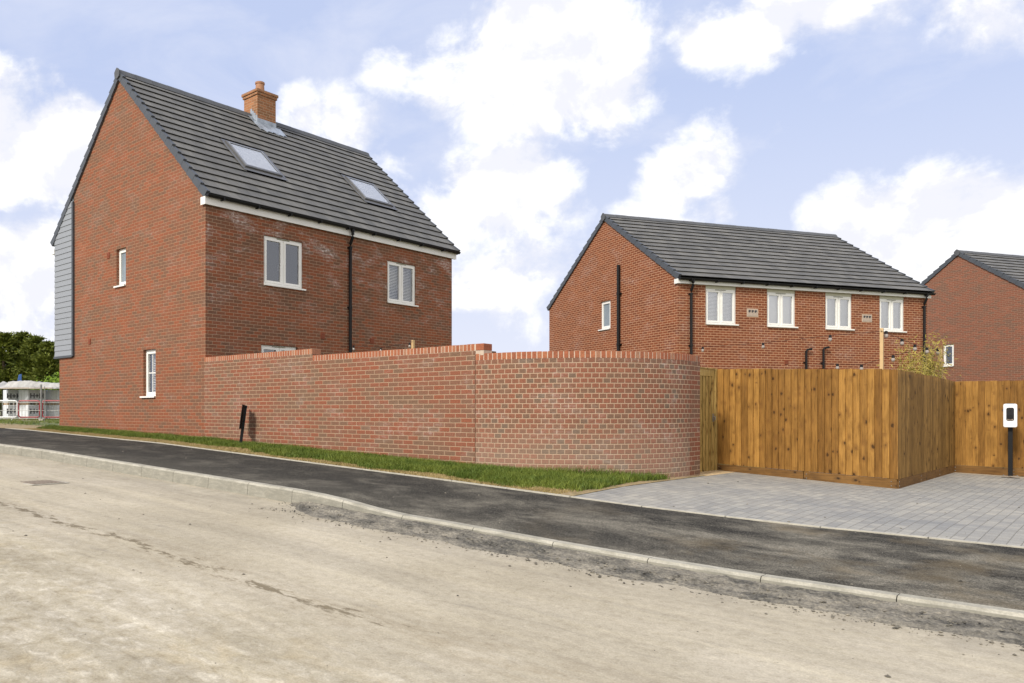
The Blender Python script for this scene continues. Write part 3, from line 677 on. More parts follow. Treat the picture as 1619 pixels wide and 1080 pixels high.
def window(par, fn, zb, a, b_, z0, z1, d=.05, kind='double', fill='dark', sill=(.06, .06), glass='glass', name='window', handle=True):
    mb = MB(zb); z0s = z0+.035
    ring(mb, fn, a+.004, b_-.004, z0s, z1-.004, .045, d, d+.07)
    if kind == 'double': fbox(mb, fn, (a+b_)/2-.028, (a+b_)/2+.028, d+.002, d+.07, z0s+.045, z1-.049)
    fr = mb.build(name, M['white'], par)
    cols = [(a+.049, (a+b_)/2-.028), ((a+b_)/2+.028, b_-.049)] if kind == 'double' else [(a+.049, b_-.049)]
    mb = MB(zb); mg = MB(zb)
    for (p, q) in cols:
        ring(mb, fn, p+.001, q-.001, z0s+.046, z1-.05, .05, d-.012, d+.05)
        if kind == 'grille':
            mid = (p+q)/2; fbox(mb, fn, mid-.011, mid+.011, d+.012, d+.024, z0s+.09, z1-.10)
            zc = (z0s+z1)/2+.0; fbox(mb, fn, p+.05, q-.05, d+.011, d+.025, zc-.011, zc+.011)
        mg.face([fn(p+.05,d+.02,z0s+.095), fn(q-.05,d+.02,z0s+.095), fn(q-.05,d+.02,z1-.099), fn(p+.05,d+.02,z1-.099)])
    mb.build('sash', M['white'], fr)
    mg.build('pane', M['glass' if glass == 'glass' else glass], fr)
    if handle and kind == 'double':
        mb = MB(zb); m_ = (a+b_)/2-.028-.075; zc = (z0+z1)/2-.08
        fbox(mb, fn, m_+.026, m_+.044, d+.06, d+.09, zc-.02, zc+.05); fbox(mb, fn, m_+.024, m_+.046, d+.09, d+.10, zc-.09, zc+.05)
        mb.build('handle', M['white'], fr)
    if kind == 'double':
        mb = MB(zb); fbox(mb, fn, (a+b_)/2-.19, (a+b_)/2+.19, d-.020, d-.001, z1-.036, z1-.022); mb.build('trickle_vent', M['soffit'], fr)
    if sill:
        mb = MB(zb); fbox(mb, fn, a-.0, b_+.0, -.045, d+.02, z0, z0+.033); fbox(mb, fn, a-sill[0], b_+sill[1], -.048, -.003, z0-.002, z0+.034); mb.build('sill', M['white'], fr)
    ia, ib, iz0, iz1 = a+.05, b_-.05, z0s+.05, z1-.06
    if fill in ('blind', 'blindlight'):
        mb = MB(zb); n = int((iz1-iz0)/.042)
        for i in range(n):
            z = iz0+.02+i*.042; t = .022 if fill == 'blind' else .036
            p = [fn(ia,d+.13,z), fn(ib,d+.13,z), fn(ib,d+.13+.012,z+t*.85), fn(ia,d+.13+.012,z+t*.85)]; mb.face(p)
        mb.build('blind', M['blind'], fr)
    if fill in ('roller', 'curtain'):
        mb = MB(zb)
        if fill == 'roller': mb.face([fn(ia,d+.11,iz0), fn(ib,d+.11,iz0), fn(ib,d+.11,iz1), fn(ia,d+.11,iz1)])
        else:
            n = 60
            for i in range(n):
                u0_, u1_ = ia+(ib-ia)*i/n, ia+(ib-ia)*(i+1)/n; dd = lambda u: d+.15+.025*math.sin(u*70)+.012*math.sin(u*23)
                mb.face([fn(u0_,dd(u0_),iz0), fn(u1_,dd(u1_),iz0), fn(u1_,dd(u1_),iz1), fn(u0_,dd(u0_),iz1)], smooth=True)
        mb.build('blind' if fill == 'roller' else 'curtain', M['blind' if fill == 'roller' else 'curtain'], fr)
    mb = MB(zb)   # room recess behind the pane
    D0, D1 = .10, .95
    P = lambda u, dd, z: fn(u, dd, z)
    x0, x1, y0, y1 = a-.25, b_+.25, z0-.3, z1+.12
    mb.face([P(x0,D1,y0),P(x1,D1,y0),P(x1,D1,y1),P(x0,D1,y1)]); mb.face([P(x0,D0,y0),P(x0,D1,y0),P(x0,D1,y1),P(x0,D0,y1)])
    mb.face([P(x1,D0,y0),P(x1,D1,y0),P(x1,D1,y1),P(x1,D0,y1)]); mb.face([P(x0,D0,y1),P(x1,D0,y1),P(x1,D1,y1),P(x0,D1,y1)]); mb.face([P(x0,D0,y0),P(x1,D0,y0),P(x1,D1,y0),P(x0,D1,y0)])
    mb.build('room_recess', M['dark' if fill != 'pale' else 'curtain'], fr)
    return fr
def roof(par, zb, W, y0, y1, ztop, k, A, ncourse, holes=()):
    """tile top surface z=ztop-k*a, a horizontal distance from ridge at x=-W/2, out to a=A"""
    xr = -W/2; cp = 1/math.sqrt(1+k*k); sp = k*cp; L = A/cp; gauge = L/ncourse
    for side in (1, -1):
        def P(q, lift, y): # q distance down slope, lift normal to slope relative to tile top line
            a = q*cp-0; return (xr+side*(a+lift*sp), y, ztop-k*a+lift*cp)
        mb = MB(zb); md = MB(zb)
        md.face([P(0,-.10,y0+.02),P(L-.02,-.10,y0+.02),P(L-.02,-.10,y1-.02),P(0,-.10,y1-.02)])
        for i in range(ncourse):
            q1 = (i+1)*gauge; q0 = max(0, q1-gauge-.05)
            segs = [(y0, y1)]
            for (hq0, hq1, hy0, hy1) in (holes if side == 1 else ()):
                if q1 > hq0 and q0+.05 < hq1:
                    ns = []
                    for (a, b_) in segs:
                        if hy0 > a and hy1 < b_: ns += [(a, hy0), (hy1, b_)]
                        else: ns.append((a, b_))
                    segs = ns
            for (a, b_) in segs:
                t0, t1, u0, u1 = P(q0,-.040,a), P(q0,-.040,b_), P(q1,0,a), P(q1,0,b_)
                l0, l1, m0, m1 = P(q0,-.054,a), P(q0,-.054,b_), P(q1,-.011,a), P(q1,-.011,b_)
                uvf = lambda pp: None
                quad = [t0, u0, u1, t1] if side == 1 else [t1, u1, u0, t0]
                yy = [q[1] for q in quad]; mb.face(quad, [(quad[0][1], i+.1), (quad[1][1], i+.9), (quad[2][1], i+.9), (quad[3][1], i+.1)])
                mb.face([u0, m0, m1, u1], [(a, i+.5),(a, i+.5),(b_, i+.5),(b_, i+.5)])
                mb.face([m0, l0, l1, m1], [(a, i+.5)]*2+[(b_, i+.5)]*2)
                mb.face([t0, l0, m0, u0], [(a, i+.5)]*4); mb.face([t1, u1, m1, l1], [(b_, i+.5)]*4)
        t = mb.build('roof_tiles', M['roof'], par); md.build('underlay', M['deck'], t)
        # dry verge units
        for (yy, dr) in ((y0, -1), (y1, 1)):
            mv = MB(zb)
            for i in range(ncourse):
                qa, qb = i*gauge+.0, (i+1)*gauge-.006
                a0, a1 = (yy-.010, yy+.075) if dr < 0 else (yy-.075, yy+.010)
                ta, tb = .004, .026
                mv.hexa([P(qa,-.165,a0), P(qb,-.165+.018,a0), P(qb,-.165+.018,a1), P(qa,-.165,a1)], [P(qa,ta-.02,a0), P(qb,tb,a0), P(qb,tb,a1), P(qa,ta-.02,a1)])
            mv.build('verge_trim', M['verge'], par)
    mr_ = MB(zb); n = int((y1-y0)/.45); st = (y1-y0+.04)/n
    for i in range(n):
        a, b_ = y0-.02+i*st, y0-.02+(i+1)*st-.006; e = .004*(i % 2)
        prof = [(-.11,-.11*k-.012),(-.05,.008),(0,.042+e),(.05,.008),(.11,-.11*k-.012),(0,-.05)]
        mr_.prism(prof, lambda p, t: (xr+p[0], t, ztop+p[1]+.005), a, b_)
    mr_.build('ridge_tiles', M['ridge'], par)
    mv = MB(zb); mv.prism([(-.11,-.16),(-.125,-.03),(-.06,.035),(0,.070),(.06,.035),(.125,-.03),(.11,-.16),(.0,-.21)], lambda p, t: (xr+p[0], t, ztop+p[1]), y0-.045, y0-.018)
    mv.build('ridge_end_cap', M['ridge'], par)
def eaves(par, zb, xf, y0, y1, zf0, zf1, ztile, pipes=(), side=1, boxw=.18):
    mb = MB(zb); mb.box(xf-.02, xf, y0-.06, y1, zf0, zf1); 
    mb.box(xf-boxw, xf-.02, y0-.06, y0-.042, zf0, zf1+.0); mb.build('fascia', M['whitef'], par)
    mb = MB(zb); mb.box(.003, xf-.021, y0-.04, y1, zf0+.004, zf0+.016); mb.build('soffit', M['soffit'], par)
    mb = MB(zb); rg = .064; cx_, cz_ = xf+.068, ztile-.045; n = 8; outer = [(cx_+rg*math.cos(math.pi+math.pi*i/n), cz_+rg*math.sin(math.pi+math.pi*i/n)) for i in range(n+1)]
    inner = [(cx_+(rg-.006)*math.cos(math.pi+math.pi*i/n), cz_+(rg-.006)*math.sin(math.pi+math.pi*i/n)) for i in range(n+1)]
    mb.prism(outer+inner[::-1], lambda p, t: (p[0], t, p[1]), y0-.05, y1+.04)
    mb.prism(outer, lambda p, t: (p[0], t, p[1]), y0-.056, y0-.05); mb.prism(outer, lambda p, t: (p[0], t, p[1]), y1+.04, y1+.046)
    gt = mb.build('gutter', M['black'], par)
    mb = MB(zb); y = y0+.35
    while y < y1:
        mb = MB(zb); mb.box(xf+.001, xf+.138, y-.015, y+.015, cz_-.082, cz_-.01); mb.build('gutter_bracket', M['black'], gt); y += .95
    for (yp, zlow) in pipes:
        mb = MB(zb); r = .040
        mb.tube([(cx_,yp,cz_-.04),(cx_,yp,zf0+.02),(cx_,yp,zf0-.03),(.055,yp-.0,zf0-.20),(.055,yp,zf0-.28),(.055,yp,zlow)], r, 12)
        mb.tube([(cx_,yp,cz_-.10),(cx_,yp,cz_-.02)], .052, 12)
        z = zf0-.30
        while z > zlow+.3:
            mb.tube([(.055,yp,z-.03),(.055,yp,z+.03)], .050, 12); mb.box(.001,.05,yp-.065,yp+.065,z-.014,z+.014); z -= 1.55
        mb.build('downpipe', M['black'], par)
# ---- house one
zb1 = .6; H1 = empty('detached_house', 'tall detached brick house with chimney, two roof windows and grey cladding on its gable corner', 'house', C0, zb1, ROT1)
W1, L1 = 7.62, 8.53; EV = CAMZ
zt1 = EV+8.53; k1 = .96
def gab1(u, d, z): return (u, d, z)
def lng1(u, d, z): return (-d, u, z)
wt = lambda u: zt1-.10-k1*abs(u+W1/2)
mb = MB(zb1)
holesG = [(-3.99,-3.512,EV+3.10,EV+4.07),(-2.66,-2.094,EV+.30,EV+1.455)]
Zc = EV+1.48
# below the cladding the brick runs to -7.27, above to -6.36
wall_plane(mb, gab1, -6.36, 0, .2, [(-6.36,wt(-6.36)),(-W1/2,wt(-W1/2)),(0,wt(0))], holesG, 1)
wall_plane(mb, gab1, -7.27, -6.36, .2, [(-7.27,Zc),(-6.36,Zc)], [], 1)
mb.face([(-7.27,0,.2),(-7.27,0,Zc),(-7.27,L1,Zc),(-7.27,L1,.2)])
g1 = mb.build('gable_wall', M['brick1g'], H1)
mb = MB(zb1)
holesL = [(1.585,2.772,EV+2.925,EV+4.10),(5.756,6.922,EV+2.925,EV+4.085),(1.507,2.60,.75,EV+1.53)]
wall_plane(mb, lng1, 0, L1, .2, [(0,EV+4.60),(L1,EV+4.60)], holesL, 1)
mb.face([(0,L1,.2),(-7.27,L1,.2),(-7.27,L1,EV+4.6),(0,L1,EV+4.6)]); mb.face([(0,L1,EV+4.6),(-W1,L1,EV+4.6),(-W1/2,L1,wt(-W1/2))])
mb.build('rear_wall', M['brick1'], H1)
window(H1, gab1, zb1, *holesG[0], d=.075, kind='single', glass='frost', sill=(.07,.0))
window(H1, gab1, zb1, *holesG[1], d=.075, kind='grille', fill='blind', sill=(.09,.0))
window(H1, lng1, zb1, *holesL[0], d=.04, fill='dark', sill=(.0,.06))
window(H1, lng1, zb1, *holesL[1], d=.04, fill='blind', sill=(.0,.06))
fr = window(H1, lng1, zb1, *holesL[2], d=.05, fill='dark', sill=None, name='patio_door', handle=False)
# cladding box
mb = MB(zb1); x0, x1 = -7.50, -6.40; z = Zc+.03; zt_ = lambda u: zt1-.16-k1*abs(u+W1/2)
while z < zt_(-6.42):
    z1_ = min(z+.165, 99)
    xl = x0
    if z1_ > zt_(x0): xl = max(x0, -W1/2-(zt1-.16-z1_)/k1)
    if xl < x1-.02:
        xa = x0 if z <= zt_(x0) else -W1/2-(zt1-.16-z)/k1
        mb.hexa([(xa,-.045,z),(x1,-.045,z),(x1,-.001,z),(xa,-.001,z)], [(xl,-.028,z1_),(x1,-.028,z1_),(x1,-.001,z1_),(xl,-.001,z1_)])
    z += .150
cl = mb.build('cladding', M['clad'], H1)
mb = MB(zb1)
mb.box(x1, x1+.075, -.060, -.001, Zc-.0, EV+5.68); mb.box(x0-.03, x1, -.055, L1*.0+.05, Zc-.03, Zc+.03)
mb.build('corner_trim', M['verge'], cl)
mb = MB(zb1); mb.box(x0-.015, x0+.0, -.02, L1, Zc, EV+4.6); mb.box(x0, -7.27, .0, L1, Zc-.02, Zc+.01); mb.face([(x0,.001,Zc),(x1,.001,Zc),(x1,.001,wt(x1)),(x0,.001,wt(x0))])
mb.build('overhang', M['clad'], H1)
mb = MB(zb1); mb.box(-7.66, -7.50, -.05, L1, EV+4.42, EV+4.56); mb.build('front_fascia', M['whitef'], H1)
roof(H1, zb1, W1, -.045, L1+.24, zt1, k1, 3.93, 17, holes=[(2.43,3.70,1.86,3.10),(2.43,3.68,6.02,7.26)])
eaves(H1, zb1, .075, 0, L1+.12, EV+4.50, EV+4.67, EV+4.755, [(4.32, 1.0)])
# small vents
for (u, h, w_) in ((-4.394,3.972,.075),(-5.439,1.824,.075)):
    mb = MB(zb1); mb.box(u-.07, u+.07, -.012, 0, EV+h-.075, EV+h+.075)
    for i in range(4): mb.box(u-.06, u+.06, -.02, -.0121, EV+h-.06+i*.033, EV+h-.04+i*.033)
    mb.build('air_vent', M['terra'], H1)
for (u, h) in ((3.408,1.86),(5.158,1.845)):
    mb = MB(zb1); mb.box(0, .012, u-.07, u+.07, EV+h-.075, EV+h+.075)
    for i in range(4): mb.box(.0121, .02, u-.06, u+.06, EV+h-.06+i*.033, EV+h-.04+i*.033)
    mb.build('air_vent', M['terra'], H1)
# chimney
mb = MB(zb1); xr = -W1/2; w_ = .32; b0, b1 = 4.02, 4.68
mb.box(xr-w_, xr+w_, b0, b1, EV+8.0, EV+9.05, skip='d'); mb.box(xr-w_-.03, xr+w_+.03, b0-.03, b1+.03, EV+9.05, EV+9.125); mb.box(xr-w_-.055, xr+w_+.055, b0-.055, b1+.055, EV+9.125, EV+9.20)
ch = mb.build('chimney', M['chim'], H1)
mb = MB(zb1); mb.tube([(xr,(b0+b1)/2,EV+9.19),(xr,(b0+b1)/2,EV+9.50),(xr,(b0+b1)/2,EV+9.51),(xr,(b0+b1)/2,EV+9.56)], [.140,.122,.140,.140], 20); mb.box(xr-.25,xr+.25,b0+.08,b1-.08,EV+9.2,EV+9.235); mb.build('chimney_pot', M['clay'], ch)
mb = MB(zb1)    # lead flashing: apron and stepped sides
Ap = lambda a, l, y: (xr+a+l*.69, y, zt1-k1*a+l*.72)
for i in range(14):
    ya = b0-.12+(b1-b0+.30)*i/14; yb_ = b0-.12+(b1-b0+.30)*(i+1)/14; j = lambda t: .62+.03*math.sin(t*31)+.02*math.sin(t*77)
    mb.hexa([Ap(w_-.02,.0,ya),Ap(j(ya),-.0,ya),Ap(j(yb_),-.0,yb_),Ap(w_-.02,.0,yb_)], [Ap(w_-.02,.02,ya),Ap(j(ya),.016,ya),Ap(j(yb_),.016,yb_),Ap(w_-.02,.02,yb_)])
mb.box(xr+w_+.001, xr+w_+.010, b0-.01, b1+.01, zt1-k1*w_-.05, zt1-k1*w_+.15)
for q in range(4):
    a0, a1 = q*.08, (q+1)*.08
    mb.box(xr+a0, xr+a1+.003, b0-.011, b0-.001, zt1-k1*a1-.06, zt1-k1*a0+.16)
    mb.hexa([Ap(a0,.0,b0-.15),Ap(a1+.1,.0,b0-.15),Ap(a1+.1,.0,b0),Ap(a0,.0,b0)], [Ap(a0,.012,b0-.15),Ap(a1+.1,.012,b0-.15),Ap(a1+.1,.012,b0),Ap(a0,.012,b0)])
mb.build('flashing', M['lead'], ch, bevel=0)
# roof windows
cp_ = 1/math.sqrt(1+k1*k1); sp_ = k1*cp_
for (ya, yb_, qa, qb) in ((1.90,3.06,2.47,3.66),(6.06,7.22,2.47,3.64)):
    def Pq(q, l, y): return (xr+q*cp_+l*sp_, y, zt1-k1*q*cp_+l*cp_)
    def bx(mb, q0, q1, y0_, y1_, l0, l1): mb.hexa([Pq(q0,l0,y0_),Pq(q1,l0,y0_),Pq(q1,l0,y1_),Pq(q0,l0,y1_)], [Pq(q0,l1,y0_),Pq(q1,l1,y0_),Pq(q1,l1,y1_),Pq(q0,l1,y1_)])
    mb = MB(zb1); f_ = .065
    bx(mb,qa,qa+f_,ya,yb_,-.06,.05); bx(mb,qb-f_,qb,ya,yb_,-.06,.05); bx(mb,qa+f_,qb-f_,ya,ya+f_,-.06,.05); bx(mb,qa+f_,qb-f_,yb_-f_,yb_,-.06,.05)
    rw = mb.build('roof_window', M['frame'], H1)
    mb = MB(zb1); bx(mb,qa+.05,qa+.085,ya+.05,yb_-.05,.0501,.056); bx(mb,qb-.085,qb-.05,ya+.05,yb_-.05,.0501,.056); bx(mb,qa+.085,qb-.085,ya+.05,ya+.085,.0501,.056); bx(mb,qa+.085,qb-.085,yb_-.085,yb_-.05,.0501,.056); mb.build('glazing_bead', M['alu'], rw)
    mb = MB(zb1); mb.face([Pq(qa+.06,.043,ya+.06),Pq(qb-.06,.043,ya+.06),Pq(qb-.06,.043,yb_-.06),Pq(qa+.06,.043,yb_-.06)]); mb.build('pane', M['glassb'], rw)
    mb = MB(zb1); mb.face([Pq(qa+.05,.03,ya+.05),Pq(qb-.05,.03,ya+.05),Pq(qb-.05,.03,yb_-.05),Pq(qa+.05,.03,yb_-.05)]); mb.build('blind', M['skyrefl'], rw)  # white sheet under the glass, stands in for the sky reflected in the pane
    mb = MB(zb1); bx(mb,qb+.003,qb+.15,ya-.10,yb_+.10,.004,.012); bx(mb,qa-.06,qb+.05,ya-.10,ya-.01,-.0,.016); bx(mb,qa-.06,qb+.05,yb_+.01,yb_+.10,-.0,.016); bx(mb,qa-.08,qa-.005,ya-.1,yb_+.1,0,.02); mb.build('flashing', M['frame'], rw)
# ---- house two / three (semi-detached pattern)
def semi(P, z_shift, label, bmat, full):
    zb = .3; Hh = empty('semi_detached_house', label, 'house', P, zb, ROT2)
    W, L = 7.81, 10.07; zt = EV+6.75; k = .675; Zf = EV+3.79
    gab = lambda u, d, z: (u, d, z); lng = lambda u, d, z: (-d, u, z)
    wt = lambda u: zt-.10-k*abs(u+W/2)
    hg = [(-4.181,-3.576,EV+2.775,EV+3.775)] if full else [(-4.58,-4.093,EV+1.87,EV+2.83)]
    mb = MB(zb); wall_plane(mb, gab, -W, 0, 0, [(-W,wt(-W)),(-W/2,wt(-W/2)),(0,wt(0))], hg, 1)
    mb.build('gable_wall', bmat, Hh)
    wins = [(1.0,2.141,'blindlight'),(3.316,4.445,'roller'),(5.653,6.776,'curtain'),(7.95,9.05,'curtain')] if full else []
    mb = MB(zb); hl = [(a, b_, EV+2.600, Zf+.02) for a, b_, _ in wins]
    wall_plane(mb, lng, 0, L, 0, [(0,Zf+.03),(L,Zf+.03)], hl, 1)
    mb.face([(-W,0,0),(-W,0,Zf),(-W,L,Zf),(-W,L,0)]); mb.face([(0,L,0),(-W,L,0),(-W,L,Zf),(0,L,Zf)]); mb.face([(0,L,Zf),(-W,L,Zf),(-W/2,L,wt(-W/2))])
    mb.build('rear_wall', bmat, Hh)
    window(Hh, gab, zb, *hg[0], d=.05, kind='single', glass='frost' if full else 'glass', sill=(.09,.0) if full else (.0,.0))
    for (a, b_, fl) in wins:
        fr = window(Hh, lng, zb, a, b_, EV+2.600, EV+3.70, d=.04, fill=fl, sill=(.0,.06), glass='glass2')
        mb = MB(zb); fbox(mb, lng, a+.003, b_-.003, .03, .06, EV+3.70, Zf+.015); mb.build('lintel_board', M['cream'], fr)
    roof(Hh, zb, W, -.045, L+.20, zt, k, 4.03, 15)
    eaves(Hh, zb, .075, 0, L+.10, Zf, Zf+.14, EV+3.99, [(.431,.6),(9.879,.6)] if full else [])
    if full:
        mb = MB(zb); mb.tube([(-2.99,-.075,.5),(-2.99,-.075,EV+4.80)], .055, 14); mb.tube([(-2.99,-.075,EV+4.80),(-2.99,-.075,EV+4.86)], .052, 14)
        for z in (EV+3.9, EV+2.2): mb.tube([(-2.99,-.075,z-.04),(-2.99,-.075,z+.04)], .066, 14); mb.box(-3.08,-2.88,-.07,-.001,z-.015,z+.015)
        mb.build('soil_pipe', M['black'], Hh)
        for (y_, zh) in ((4.80,1.93),(5.50,2.0)):
            mb = MB(zb); mb.tube([(.07,y_,.6),(.07,y_,EV+zh-.06),(.075,y_+.03,EV+zh-.02),(.085,y_+.1,EV+zh+.0),(.095,y_+.20,EV+zh+.015)], .036, 10); mb.box(.001,.04,y_-.06,y_+.06,EV+1.5,EV+1.53); mb.build('waste_pipe', M['black'], Hh)
        for y_ in (2.75, 7.40):
            mb = MB(zb); mb.box(.0,.012,y_-.19,y_+.19,EV+2.92,EV+3.12)
            bx_ = mb.build('nest_box', simple('pale stone face', (.42,.34,.28), .8, .15, 20), Hh)
            mb = MB(zb)
            for i in range(3):
                c_ = y_-.115+i*.115; pr = [(c_-.042,EV+3.085),(c_-.040,EV+3.035),(c_-.01,EV+3.02),(c_+.02,EV+3.04),(c_+.042,EV+3.06),(c_+.042,EV+3.10),(c_-.03,EV+3.10)]
                mb.prism(pr, lambda p, t: (t, p[0], p[1]), .0125, .0145)
            mb.build('entrance_hole', M['ink'], bx_)
            mb = MB(zb)
            mb.box(.001,.006,y_-.215,y_+.215,EV+2.895,EV+2.918); mb.box(.001,.006,y_-.215,y_+.215,EV+3.122,EV+3.145); mb.box(.001,.006,y_-.215,y_-.192,EV+2.918,EV+3.122); mb.box(.001,.006,y_+.192,y_+.215,EV+2.918,EV+3.122); mb.build('mortar_surround', M['mortar'], bx_)
        mb = MB(zb); mb.box(0,.012,4.0,4.14,EV+1.44,EV+1.585)
        for i in range(4): mb.box(.0121,.02,4.01,4.13,EV+1.455+i*.033,EV+1.475+i*.033)
        mb.build('air_vent', M['terra'], Hh)
    return Hh
semi(P0, 0, 'pair of semi detached red brick houses with four white rear windows behind the timber fence', M['brick2'], True)
semi((24.9, 29.9), 0, 'farthest brick house cut off by the right edge, one small window in its gable', M['brick3'], False)
# ------------------------------------------------------------------ timber fences (plot frame)
def fence(name, label, u0, u1, fix, along, mat, face, ztop0, ztop1, zb0, zb1, posts, gaps=()):
    """along 'x' or 'y'; face = direction (+1/-1) the boards face; straight run of featheredge boards"""
    O = (u0, fix) if along == 'x' else (fix, u0)
    root = empty(name, label, 'fence', C0, min(zb0, zb1), ROT1); zb = min(zb0, zb1)
    def F(u, d, z): return (u, fix+face*d, z) if along == 'x' else (fix+face*d, u, z)
    ip = lambda u, a, b_: a+(b_-a)*(u-u0)/(u1-u0)
    n = int(round((u1-u0)/.099)); st = (u1-u0)/n; mb = MB(zb)
    for i in range(n):
        a = u0+i*st; b_ = a+st+.018; zt = ip(a, ztop0, ztop1)+random.uniform(-.006,.006); zl = ip(a, zb0, zb1)+.152
        ta, tb = .003, .034+random.uniform(0,.004); jt = random.uniform(-.0015,.0015)
        lo = [F(a,.006+jt,zl),F(b_,.004+jt,zl),F(b_,tb+.004+jt,zl),F(a,.006+ta+jt,zl)]
        hi = [F(a,.006+jt,zt),F(b_,.004+jt,zt),F(b_,tb+.004+jt,zt),F(a,.006+ta+jt,zt)]
        i0 = len(mb.v)
        me_uv = lambda: None
        # shared vertices keep each board one island
        mb.v += [(p[0], p[1], p[2]-zb) for p in lo+hi]
        for q in ((3,2,1,0),(4,5,6,7),(0,1,5,4),(1,2,6,5),(2,3,7,6),(3,0,4,7)):
            mb.f.append(tuple(i0+t for t in q)); pts = [(lo+hi)[t] for t in q]
            mb.uv.append([((p[0] if along == 'x' else p[1]), p[2]) for p in pts]); mb.sm.append(False)
    mb.build('boards', mat, root)
    mb = MB(zb)
    segs = [u0]+[p for p in posts if u0+.3 < p < u1-.3]+[u1+.02]
    for a, b_ in zip(segs[:-1], segs[1:]):
        lo = [F(a+.004,.0,ip(a,zb0,zb1)),F(b_-.004,.0,ip(b_,zb0,zb1)),F(b_-.004,.034,ip(b_,zb0,zb1)),F(a+.004,.034,ip(a,zb0,zb1))]
        hi = [(p[0],p[1],p[2]+.15) for p in lo]; i0 = len(mb.v)
        mb.v += [(p[0],p[1],p[2]-zb) for p in lo+hi]
        for q in ((3,2,1,0),(4,5,6,7),(0,1,5,4),(1,2,6,5),(2,3,7,6),(3,0,4,7)):
            mb.f.append(tuple(i0+t for t in q)); pts = [(lo+hi)[t] for t in q]
            mb.uv.append([(p[2]+i0, (p[0] if along == 'x' else p[1])*1.0) for p in pts]); mb.sm.append(False)
    gb = mb.build('gravel_board', M['gravelb'], root, bevel=.003)
    for a in segs[:-1]+[u1-.10]:
        for zz in (.045,.11):
            mb = MB(zb)
            c_ = F(a+.045,.035,ip(a,zb0,zb1)+zz); mb.tube([c_, F(a+.045,.039,ip(a,zb0,zb1)+zz)], .007, 8)
            mb.build('screw', M['steel'], gb)
    for p in posts:
        mb = MB(zb); z0, z1 = ip(p,zb0,zb1)-.1, ip(p,ztop0,ztop1)-.06
        mb.hexa([F(p-.04,-.10,z0),F(p+.04,-.10,z0),F(p+.04,-.02,z0),F(p-.04,-.02,z0)],[F(p-.04,-.10,z1),F(p+.04,-.10,z1),F(p+.04,-.02,z1),F(p-.04,-.02,z1)])
        mb.build('post', M['fenced'], root)
    for fr_ in (.18,.5,.85):
        mb = MB(zb); za = ip(u0,zb0,zb1)+fr_*1.75; zc = ip(u1,zb0,zb1)+fr_*1.75
        mb.hexa([F(u0,-.05,za-.03),F(u1,-.05,zc-.03),F(u1,.002,zc-.03),F(u0,.002,za-.03)],[F(u0,-.05,za+.03),F(u1,-.05,zc+.03),F(u1,.002,zc+.03),F(u0,.002,za+.03)])
        mb.build('rail', M['fenced'], root)
    return root
FX, FY, BY = 12.285, 4.033, 9.13
fence('timber_fence', 'long golden featheredge timber fence between the garden gate and the driveway corner', 9.62, FX, FY, 'x', M['fence'], -1, EV-.705, EV-.606+.0, 0, 0, []) if False else None
f1 = fence('timber_fence', 'golden knotty timber fence between the garden gate and the driveway corner', 9.60, FX, FY, 'x', M['fence'], -1, EV+.715, EV+.613, EV-1.085, EV-1.192, [9.85,11.0,12.2])
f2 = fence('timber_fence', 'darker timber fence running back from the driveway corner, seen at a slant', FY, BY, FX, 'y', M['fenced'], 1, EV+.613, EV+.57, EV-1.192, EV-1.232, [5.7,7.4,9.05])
f3 = fence('timber_fence', 'rear timber fence behind the electric car charger', FX+.0, FX+6, BY, 'x', M['fence'], -1, EV+.57, EV+.50, EV-1.235, EV-1.33, [13.2,15,16.8])
# corner batten of fence
mb = MB(f1.location.z); mb.box(FX-.012, FX+.03, FY-.035, FY+.0, EV-1.04, EV+.60); mb.build('corner_batten', M['fence'], f1)
# gate
gr = empty('garden_gate', 'vertical boarded timber garden gate next to the curved brick wall', 'gate', C0, EV-1.1, ROT1); zb = EV-1.1
gx = 9.56; ga, gb_ = 2.93, 3.92
mb = MB(zb)
zt0, ztB = EV+.72, EV-1.06
mq = MB(zb); mq.box(gx-.012, gx-.002, ga+.02, gb_-.02, ztB+.02, zt0-.12); mq.build('gap_shade', M['deck'], gr)  # near-black sheet added behind the boards so the gaps look shaded
n = 6; st = (gb_-ga-.18)/n
for i in range(n):
    a = ga+.09+i*st; mb.box(gx-.0, gx+.026, a+.018, a+st-.018, ztB+.02, zt0-.12)
mb.build('boards', M['gate'], gr)
mb = MB(zb); mb.box(gx-.02, gx+.034, ga, gb_, zt0-.14, zt0-.02); mb.box(gx-.02,gx+.034,ga,ga+.09,ztB,zt0-.141); mb.box(gx-.02,gx+.034,gb_-.09,gb_,ztB,zt0-.141); mb.box(gx-.05,gx+.05,ga-.01,gb_+.01,zt0-.019,zt0); mb.build('gate_frame', M['gate'], gr)
mb = MB(zb); mb.box(gx-.03, gx+.03, ga+.0, gb_, ztB-.1, ztB-.01); mb.build('threshold', M['gate'], gr)
mb = MB(zb); mb.box(gx+.035,gx+.039,gb_-.085,gb_-.02,EV-.20,EV-.06); mb.tube([(gx+.04,gb_-.05,EV-.11),(gx+.07,gb_-.05,EV-.11),(gx+.07,gb_-.05,EV-.17)], .008, 8); mb.tube([(gx+.04,gb_-.05,EV-.16),(gx+.05,gb_-.05,EV-.16)], .03, 12); mb.build('latch', M['steel'], gr)
mb = MB(zb); mb.box(gx-.04, gx+.05, gb_+.012, gb_+.092, ztB-.1, zt0-.0); mb.build('gate_post', M['gate'], gr)
